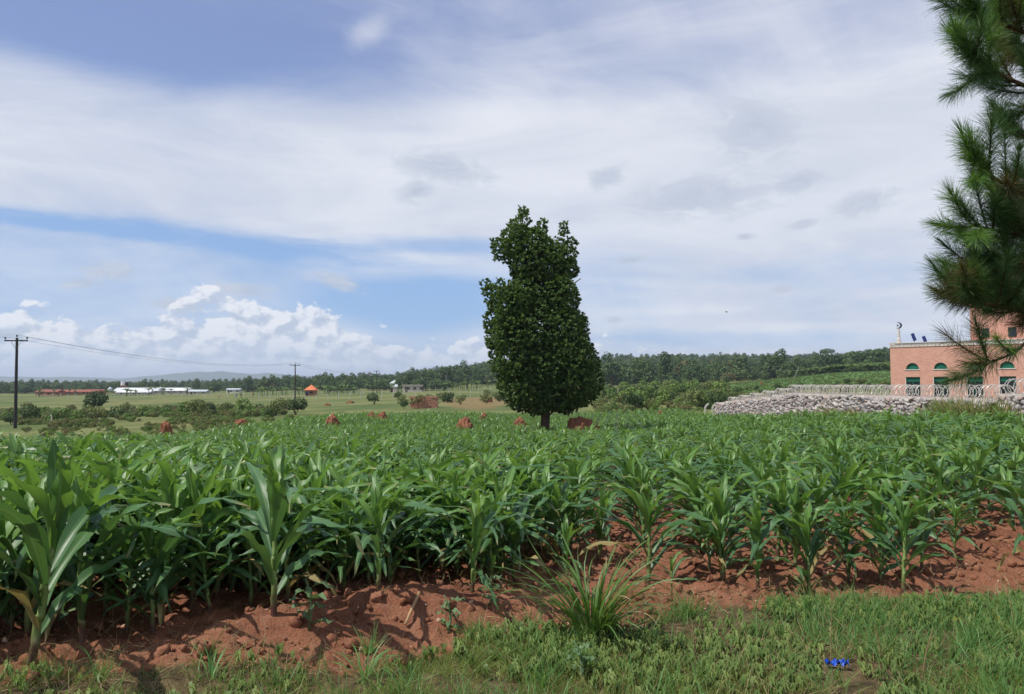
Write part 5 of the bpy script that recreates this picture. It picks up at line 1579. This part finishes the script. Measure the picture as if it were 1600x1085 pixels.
# ------------------------------------------------------------------ the pine reaching in from the right
PD = 7.0
ptx, pty = 6.9, 7.6
pine = empty('pine_tree', (ptx, pty, nz(ptx, pty))); tag(pine, 'dark pine with long needles reaching in from the right edge', 'pine tree')
porg = Vector(pine.location)
mb = MB(); mb.tube([(0, 0, -.3), (.02, 0, .3), (0, .05, 2.5), (.06, 0, 5.5), (0, 0, 9.0), (.03, 0, 12.0)], [.24, .19, .165, .13, .08, .02], 12); mb.build('trunk', M['pine_bark'], pine, True)
def shoot(base, direction, L, nnd, nl, r_, mat, parent, upturn=.5):
    """a twig with a brush of long needles"""
    d = Vector(direction).normalized(); s = np.linspace(0, 1, 7)
    pts_ = []; p = Vector(base)
    for t in s:
        pts_.append(p.copy()); d = (d + Vector((0, 0, upturn * .22))).normalized(); p = p + d * L / 6
    mb = MB(); mb.tube([q - porg for q in pts_], [.010 * (1 - .6 * t) for t in s], 5); tw_ = mb.build('twig', M['pine_bark'], parent)
    A_ = np.array([q[:] for q in pts_])
    t = 1 - r_.random(nnd) ** 1.25 * .92
    i = np.minimum((t * 6).astype(int), 5); fr = t * 6 - i
    P0 = A_[i] * (1 - fr)[:, None] + A_[i + 1] * fr[:, None]
    T = A_[i + 1] - A_[i]; T /= np.linalg.norm(T, axis=1, keepdims=True)
    rnd = r_.normal(size=(nnd, 3)); rad = rnd - (rnd * T).sum(1)[:, None] * T; rad /= np.linalg.norm(rad, axis=1, keepdims=True)
    op = np.clip(r_.normal(.78, .26, nnd) - .55 * (t > .93), .12, 1.5)
    D0 = T * np.cos(op)[:, None] + rad * np.sin(op)[:, None]
    ln = nl * (.7 + .4 * r_.random(nnd)); w = .0014
    droop = .34 * (1.15 - t) + .10
    P1 = P0 + D0 * (ln * .5)[:, None]
    D1 = D0 + np.array([0, 0, -1]) * droop[:, None]; D1 /= np.linalg.norm(D1, axis=1, keepdims=True)
    P2 = P1 + D1 * (ln * .5)[:, None]
    view = P0 - np.array([0, 0, EYE]); sd = np.cross(D0, r_.normal(size=(nnd, 3))); sd /= np.linalg.norm(sd, axis=1, keepdims=True)
    Vv = np.stack([P0 - sd * w, P0 + sd * w, P1 - sd * w, P1 + sd * w, P2 - sd * w * .4, P2 + sd * w * .4], 1).reshape(-1, 3) - np.array(porg)
    base_ = (np.arange(nnd) * 6)[:, None]
    Ff = np.concatenate([base_ + np.array([[0, 1, 3, 2]]), base_ + np.array([[2, 3, 5, 4]])])
    me = mesh_arrays('needles', Vv, Ff, attrs={'var': np.repeat(r_.random(nnd), 6)})
    link('needles', me, M[mat], parent)
r_ = np.random.default_rng(77)
# limbs: list of (px,py,depth) from the trunk outwards
LIMBS = [([(1765, 590, 7.7), (1690, 520, 7.5), (1600, 495, 7.3), (1520, 478, 7.2)], 14, .5), ([(1765, 150, 7.6), (1660, 95, 7.3), (1570, 50, 7.0), (1505, 30, 6.8)], 17, .5), ([(1765, 230, 7.5), (1660, 170, 7.0), (1560, 130, 6.7), (1490, 95, 6.5)], 17, .5), ([(1765, 40, 7.6), (1650, -10, 7.3), (1570, -25, 7.1)], 14, .6),
         ([(1765, 330, 7.6), (1680, 260, 7.3), (1610, 215, 7.1), (1560, 215, 7.0)], 2, .6), ([(1765, 400, 7.6), (1660, 340, 7.0), (1560, 300, 6.7), (1500, 265, 6.5)], 12, .55), ([(1765, 450, 7.6), (1670, 400, 7.1), (1570, 370, 6.8), (1490, 352, 6.6)], 16, .5),
         ([(1765, 500, 7.6), (1670, 450, 7.2), (1590, 430, 7.0), (1510, 420, 6.8)], 18, .55), ([(1765, 560, 7.6), (1670, 510, 7.2), (1580, 485, 6.9), (1510, 475, 6.7), (1490, 470, 6.7)], 16, .5), ([(1765, 620, 7.6), (1660, 500, 7.1), (1590, 520, 6.8), (1555, 552, 6.7), (1515, 568, 6.7)], 5, .3),
         ([(1765, 300, 7.7), (1680, 230, 7.9), (1600, 130, 8.0), (1545, 75, 7.9)], 16, .5), ([(1765, 470, 7.7), (1690, 420, 8.0), (1610, 380, 8.0), (1545, 330, 7.9)], 16, .5), ([(1765, 520, 7.8), (1690, 470, 8.0), (1600, 440, 8.0), (1540, 455, 7.9)], 14, .5)]
def bez(pts_, t):
    n = len(pts_) - 1; f = min(t * n, n - 1e-6); i = int(f); return pts_[i].lerp(pts_[i + 1], f - i)
for li, (lp, ns, up_) in enumerate(LIMBS):
    ns = int(ns * 1.15) if li != 9 else ns
    W = [at(px + 30 * (i > 0), py, D) for i, (px, py, D) in enumerate(lp)]
    W[0] = Vector((ptx, pty, W[0].z - .3 if li != 9 else W[1].z + .1))
    mb = MB(); fine_ = [bez(W, t) for t in np.linspace(0, 1, 14)]
    mb.tube([q - porg for q in fine_], [(.030 if li != 9 else .016) * (1 - .8 * t) + .005 for t in np.linspace(0, 1, 14)], 7)
    br = mb.build('branch', M['pine_bark'], pine, True)
    lower = li == 9
    for k in range(ns):
        t = (.34 + .66 * (k + .5) / ns) if not lower else .62 + .38 * (k + .7) / ns
        b = bez(W, t); tg = (bez(W, min(t + .05, 1)) - bez(W, max(t - .05, 0))).normalized()
        sd = Vector((r_.normal() * .45, r_.normal() * .6, r_.normal() * .55 + .25 * up_))
        d = (tg * .9 + sd * .9).normalized()
        mt = 'needle_old' if (lower or li in (0, 8)) and r_.random() < .5 or (r_.random() < .22 and t < .75) else ('needle_young' if r_.random() < .30 else 'needle')
        shoot(b, d, r_.uniform(.30, .52), int(r_.uniform(380, 520)) if not lower else 220, r_.uniform(.15, .21), r_, mt, br, up_ * .8)
    tg = (W[-1] - W[-2]).normalized()
    shoot(W[-1], tg + Vector((0, 0, .5 if not lower else -.3)), .34, 460, .18, r_, 'needle_young' if not lower else 'needle', br, up_)
    if not lower: shoot(W[-1] - tg * .12, tg + Vector((-.1, -.2, .1)), .30, 420, .17, r_, 'needle', br, up_)
    if lower:
        shoot(W[-1], Vector((-.3, 0, .9)), .34, 380, .17, r_, 'needle', br, .2)
# ------------------------------------------------------------------ verge: grass, weeds, clods, straw
r_ = np.random.default_rng(55)
SCRAP = near_hit(1308, 1045)
def verge_points(n, pad=.0, ymin=3.6, dens=None):
    n = int(n * 1.25); x = r_.uniform(-5.6, 6.4, n); y = r_.uniform(ymin, 7.2, n)
    d = verge_y(x) - y + (fbm2(x * 2.2, y * 2.2, 3, 91) - .5) * .6 + pad
    k = (d > 0) & (np.abs(x) < y * .72 + 1.0)
    if dens is not None: k &= r_.random(n) < dens(x, y)
    k &= ((np.abs(x) < 5.3) | (x > 0)) & (np.hypot((x - SCRAP.x) / .13, (y - SCRAP.y + .07) / .13) > 1)     # the scrap has flattened the grass
    return x[k], y[k]
BLADE = np.array([[-.5, 0, 0], [.5, 0, 0], [-.42, .05, .35], [.42, .05, .35], [-.25, .20, .72], [.25, .20, .72], [0, .46, .95], [.02, .46, .95]])
BF = np.array([[0, 1, 3, 2], [2, 3, 5, 4], [4, 5, 7, 6]])
def blades(x, y, hmin, hmax, w, spread, name, mat, label, zoff=-.01, clumpy=0):
    n = len(x)
    t = r_.random(n) * 6.283
    ax = np.stack([np.cos(t) * spread * r_.random(n), np.sin(t) * spread * r_.random(n), np.ones(n)], -1)
    h = r_.uniform(hmin, hmax, n)
    Mx = rot_from(ax, r_.random(n) * 6.283)
    Mx = Mx * np.stack([np.full(n, w) * r_.uniform(.7, 1.3, n), h, h], 1)[:, None, :]
    V_, F_ = scatter(BLADE, BF, Mx, np.stack([x, y, near_z(x, y) + zoff], -1))
    tag(link(name, mesh_arrays(name, V_, F_, attrs={'var': np.repeat(r_.random(n), len(BLADE))}), M[mat]), label, kind='stuff')
left_thin = lambda x, y: np.interp(x, [-4, -1.2, -.2, 6], [.35, .45, 1, 1]) * np.clip(4.2 * (fbm2(x * 1.5, y * 2.0, 4, 14) - .40), .05, 1)
x, y = verge_points(180000, .0, dens=left_thin)
blades(x, y, .035, .12, .0042, 1.7, 'grass', 'grass', 'short rough grass on the verge in front of the maize')
lush = lambda x, y: np.clip(2.6 * (fbm2(x * .8 + 3, y * 1.3, 3, 23) - .42) - .15 + .55 * np.exp(-((verge_y(x) - y - .12) / .25) ** 2) * np.clip(3 * (fbm2(x * 1.7, y, 2, 5) - .4), 0, 1), 0, 1) * np.interp(x, [-4, -.6, .2], [.15, .3, 1])
x, y = verge_points(70000, .10, dens=lush)
blades(x, y, .09, .23, .0055, 1.1, 'lush_grass', 'grass_lush', 'longer fresh green grass along the edge of the tilled earth')
# tufts of taller grass scattered over the verge
cx_, cy_ = verge_points(700, .15, dens=lambda x, y: np.interp(x, [-4, -.5, .3], [.35, .5, 1]) * .55)
tx_, ty_, rr_ = [], [], []
for a_, b_ in zip(cx_, cy_):
    m = int(r_.integers(18, 60)); sp_ = r_.uniform(.015, .05)
    tx_.append(a_ + r_.normal(size=m) * sp_); ty_.append(b_ + r_.normal(size=m) * sp_)
tx_, ty_ = np.concatenate(tx_), np.concatenate(ty_)
half = r_.random(len(tx_)) < .6
blades(tx_[half], ty_[half], .08, .26, .0060, 1.3, 'tufted_grass', 'grass_lush', 'bright green tufts of taller grass on the verge')
blades(tx_[~half], ty_[~half], .07, .22, .0055, 1.7, 'pale_tufts', 'grass', 'yellow-green blades mixed into the verge tufts')
x, y = verge_points(26000, .25, dens=lambda x, y: np.clip(3.0 * (.62 - fbm2(x * 1.3, y * 1.6, 4, 14)), .12, 1))
blades(x, y, .06, .24, .0035, 3.2, 'straw', 'straw', 'dry straw and dead grass lying on the verge', .0)
# straw bits on the tilled earth
n = 2600; x = r_.uniform(-4.5, 6.5, n); y = verge_y(x) - .1 + r_.random(n) ** 1.6 * 4
blades(x, y, .06, .20, .004, 6.0, 'soil_straw', 'straw', 'dead maize trash scattered over the red earth', .015)
# low broad-leaved ground cover
def rosette(nl, L, w, el):
    V_, F_ = [], []
    for q in range(nl):
        a = q * 2.4; e = el + .25 * math.sin(q * 1.9)
        base = np.array([[0, 0, 0], [w, .45 * L, .03], [-w, .45 * L, .03], [0, L, -.01 * L / .05]])
        c, s = math.cos(a), math.sin(a)
        b = base.copy(); b[:, 2] = base[:, 2] + base[:, 1] * math.tan(e); b[:, 2] += .005 * q
        V_.append(np.stack([b[:, 0] * c - b[:, 1] * s, b[:, 0] * s + b[:, 1] * c, b[:, 2]], -1)); F_.append(np.array([[0, 1, 3, 2]]) + 4 * q)
    return np.concatenate(V_), np.concatenate(F_)
def weeds(n, dens, nl, L, w, el, name, mat, label, smin=.6, smax=1.5):
    x, y = verge_points(n, .05, dens=dens); m = len(x)
    tv, tf = rosette(nl, L, w, el)
    ax = np.stack([r_.normal(size=m) * .25, r_.normal(size=m) * .25, np.ones(m)], -1)
    Mx = rot_from(ax, r_.random(m) * 6.283) * r_.uniform(smin, smax, m)[:, None, None]
    V_, F_ = scatter(tv, tf, Mx, np.stack([x, y, near_z(x, y) + .01], -1))
    tag(link(name, mesh_arrays(name, V_, F_, attrs={'var': np.repeat(r_.random(m), len(tv))}), M[mat]), label, kind='stuff')
weeds(16000, lambda x, y: np.clip(6.0 * (fbm2(x * 1.3 + 9, y * 1.7 + 4, 3, 61) - .47), 0, 1) * np.interp(x, [-4, -.5, .3], [.3, .5, 1]), 9, .021, .0072, .22, 'weeds', 'weed', 'small broad-leaved weeds matted through the verge grass', .6, 1.5)
weeds(700, lambda x, y: np.exp(-((x - 3.1) / .8) ** 2 - ((y - 5.7) / .35) ** 2), 7, .034, .011, .6, 'yellow_weeds', 'weed_yellow', 'patch of yellowish weeds on the verge near the broadest maize plant', .5, 1.0)
weeds(1500, lambda x, y: np.exp(-((x + .55) / .55) ** 2 - ((y - 5.1) / .4) ** 2), 9, .035, .011, .7, 'bank_weeds', 'weed', 'green weeds creeping up the right end of the earth bank', .6, 1.4)
# clods and pebbles
n = 3600; x = r_.uniform(-4.8, 7, n); y = verge_y(x) - .15 + r_.random(n) ** 1.7 * 5.5
k = soil_field(x, y) > .2; x, y = x[k], y[k]; n = len(x)
tv, tf = RV[0]
for q, (nm, mt, sz, lb) in enumerate((('clods', 'soil', .013, 'crumbled clods of red earth along the field edge'), ('pebbles', 'pebble', .006, 'small pale pebbles in the red earth'))):
    sel = (np.arange(n) % 4 == 0) if q == 1 else (np.arange(n) % 4 != 0)
    m = int(sel.sum()); s = np.minimum(sz * np.exp(r_.normal(size=m) * .65), sz * 3.2)
    parts = []; vr = []
    for b in range(4):
        tv, tf = RV[b]; w_ = np.where(np.arange(m) % 4 == b)[0]
        Mx = rot_from(r_.normal(size=(len(w_), 3)), r_.random(len(w_)) * 6.28) * (s[w_] * 2)[:, None, None]
        xx, yy = x[sel][w_], y[sel][w_]
        parts.append(scatter(tv, tf, Mx, np.stack([xx, yy, near_z(xx, yy) + s[w_] * .35], -1)))
    V_, F_ = joinVF(parts)
    tag(link(nm, mesh_arrays(nm, V_, F_), M[mt]), lb, kind='stuff')
# a few large clods that stand out
for px, py, sz, lb in ((590, 938, .07, 'large lump of red earth at the top of the bank under the bushy maize plant'), (700, 945, .06, 'red earth lump right of the dry stalk on the bank'), (482, 965, .075, 'big brown clod at the left foot of the earth bank'),
                       (385, 1010, .05, 'brown clod on the earth left of the bank, among pebbles'), (120, 1030, .055, 'red clod at the foot of the leftmost maize plants')):
    p = near_hit(px, py); o = link('earth_clod', ROCKS[int(sz * 1000) % 8].copy()); o.data.materials.clear(); o.data.materials.append(M['soil'])
    o.location = p + Vector((0, 0, sz * .2)); o.scale = (sz * 2.2, sz * 1.6, sz * 1.3); o.rotation_euler = (.2, .3, random.uniform(0, 6)); tag(o, lb, 'clod', 'large clods along the field edge', 'thing')

# big clump of coarse grass
p = near_hit(925, 1000)
cl = empty('grass_clump', p); tag(cl, 'large clump of coarse arching grass at the edge of the tilled earth', 'grass clump', None, 'thing')
for k in range(135):
    az_ = random.uniform(0, 6.283); L_ = random.uniform(.42, .88)
    V_, F_, uv_ = leaf_strip(L_, random.uniform(.013, .021), random.uniform(.05, .75), random.uniform(.9, 2.3), az_, 0, random.uniform(0, .11), 8, 2, r_, wave=.002, fold=.5, bend=random.gauss(0, .4), pw=1.4)
    me = mesh_arrays('leaf', V_, F_, uv=uv_, attrs={'var': np.full(len(V_), random.random())}, smooth=True)
    link('leaf', me, M['clump'] if random.random() < .9 else M['straw'], cl)
for px, py, n_, lb in ((1262, 930, 26, 'tuft of grass at the foot of the maize plant with the yellowish heart'), (570, 1060, 26, 'loose tuft of grass at the bottom edge below the earth bank'), (1480, 960, 24, 'tuft of grass right of the broadest maize plant'), (330, 1065, 16, 'thin tuft of grass at the bottom edge on the left')):
    p = near_hit(px, py); o = empty('grass_tuft', p); tag(o, lb, 'grass tuft', 'grass tufts on the verge', 'thing')
    for k in range(n_):
        V_, F_, uv_ = leaf_strip(random.uniform(.16, .34), .009, random.uniform(.1, .9), random.uniform(1.0, 2.3), random.uniform(0, 6.28), 0, random.uniform(0, .05), 6, 1, r_, wave=.001, fold=.3)
        link('leaf', mesh_arrays('leaf', V_, F_, uv=uv_, attrs={'var': np.full(len(V_), random.random())}, smooth=True), M['grass_lush'], o)
# thistle-like weeds
def thistle(px, py, h, label, seed):
    r_ = np.random.default_rng(seed); p = near_hit(px, py); o = empty('sow_thistle', p); tag(o, label, 'weed', 'tall weeds at the field edge')
    mb = MB(); mb.tube([(0, 0, -.02), (.02, 0, h * .4), (.0, .02, h * .75), (-.03, .02, h)], [.010, .008, .006, .004], 6); mb.build('stem', M['weed_grey'], o, True)
    for k in range(9):
        V_, F_, uv_ = leaf_strip(h * r_.uniform(.35, .6), h * .14, r_.uniform(.6, 1.1), r_.uniform(1.8, 2.7), k * 2.4, h * (.1 + .8 * k / 9), .004, 7, 2, r_, wave=.02, fold=.2)
        link('leaf', mesh_arrays('leaf', V_, F_, uv=uv_, attrs={'var': np.full(len(V_), r_.random())}, smooth=True), M['weed_grey'], o)
thistle(482, 985, .34, 'drooping grey-green weed at the left foot of the earth bank', 1)
thistle(700, 990, .26, 'grey-green leafy weed on the front of the earth bank', 2)
thistle(765, 945, .22, 'small pale weed between the earth bank and the grass clump', 3)
thistle(905, 1062, .22, 'leafy weed in front of the grass clump', 4)
thistle(40, 985, .2, 'low weed at the foot of the tallest maize plant', 5)
# dry stalk lying on the bank
a, b = near_hit(633, 984), near_hit(655, 940)
mb = MB(); a.z += .03; b.z += .06
mb.tube([a, a.lerp(b, .3), a.lerp(b, .32), a.lerp(b, .34), a.lerp(b, .64), a.lerp(b, .66), a.lerp(b, .68), b], [.009, .011, .0135, .011, .0115, .014, .0115, .013], 8)
tag(mb.build('dry_stalk', M['dry_stalk'], None, True), 'broken dry maize stalk lying on the red earth bank', 'stalk', None, 'thing')
# scrap of blue plastic
p = SCRAP
n = 14; Vv = []; Ff = []
for i in range(n):
    for j in range(7):
        x = (i / (n - 1) - .5) * .14; y = (j / 6 - .5) * .05
        Vv.append((x + random.uniform(-.004, .004), y + random.uniform(-.006, .006), .035 + .02 * math.sin(i * 1.3) * math.cos(j * 1.1) + random.uniform(-.006, .010)))
for i in range(n - 1):
    for j in range(6): Ff.append((i * 7 + j, (i + 1) * 7 + j, (i + 1) * 7 + j + 1, i * 7 + j + 1))
me = bpy.data.meshes.new('plastic_scrap'); me.from_pydata(Vv, [], Ff); me.update()
o = link('plastic_scrap', me, M['plastic']); o.location = p; tag(o, 'crumpled scrap of blue plastic lying in the verge weeds', 'plastic scrap', None, 'thing')
# dry stems standing on the verge
for px, py, h, ln, lb in ((1298, 1040, .36, .03, 'thin dry stem standing in the verge left of the blue scrap'), (1378, 1040, .26, -.12, 'pale dry stem leaning in the verge right of the blue scrap'), (1585, 985, .30, -.1, 'dry stem at the right edge of the verge'), (1440, 1060, .30, .2, 'dry stem low on the verge near the bottom right')):
    p = near_hit(px, py); mb = MB(); mb.tube([(0, 0, -.02), (ln * h * .5, 0, h * .5), (ln * h * 1.3, 0, h)], [.004, .0035, .002], 5)
    o = mb.build('dry_weed', M['husk']); o.location = p; tag(o, lb, 'dry weed', 'dry stems on the verge', 'thing')
# a bird far up over the wall
bp = at(1135, 488, 120); mb = MB()
mb.tube([(-.22, 0, 0), (-.08, 0, .02), (.12, 0, .02), (.26, 0, 0)], [.01, .06, .05, .01], 6)
for sg in (-1, 1): mb.add([(.0, 0, .03), (.1, 0, .03), (.04, sg * .35, .16), (-.06, sg * .5, .10), (-.08, sg * .3, .13)], [(0, 1, 2, 3, 4)])
o = mb.build('bird', M['pole']); o.location = bp; tag(o, 'tiny dark bird flying in the open sky above the stone wall', 'bird', None, 'thing')

# ------------------------------------------------------------------ haze
mb = MB(); mb.box((0, 800, 60), (19000, 15000, 152))
m_ = new_mat('haze_air')
pv = S.node('ShaderNodeVolumePrincipled')
pv.inputs['Color'].default_value = (.74, .84, 1.0, 1)
pv.inputs['Density'].default_value = HAZE
pv.inputs['Anisotropy'].default_value = .2
ov = S.node('ShaderNodeOutputMaterial'); S.tree.links.new(pv.outputs[0], ov.inputs['Volume'])
hz = mb.build('haze', m_); tag(hz, 'pale blue air between the camera and the far hills', kind='stuff')
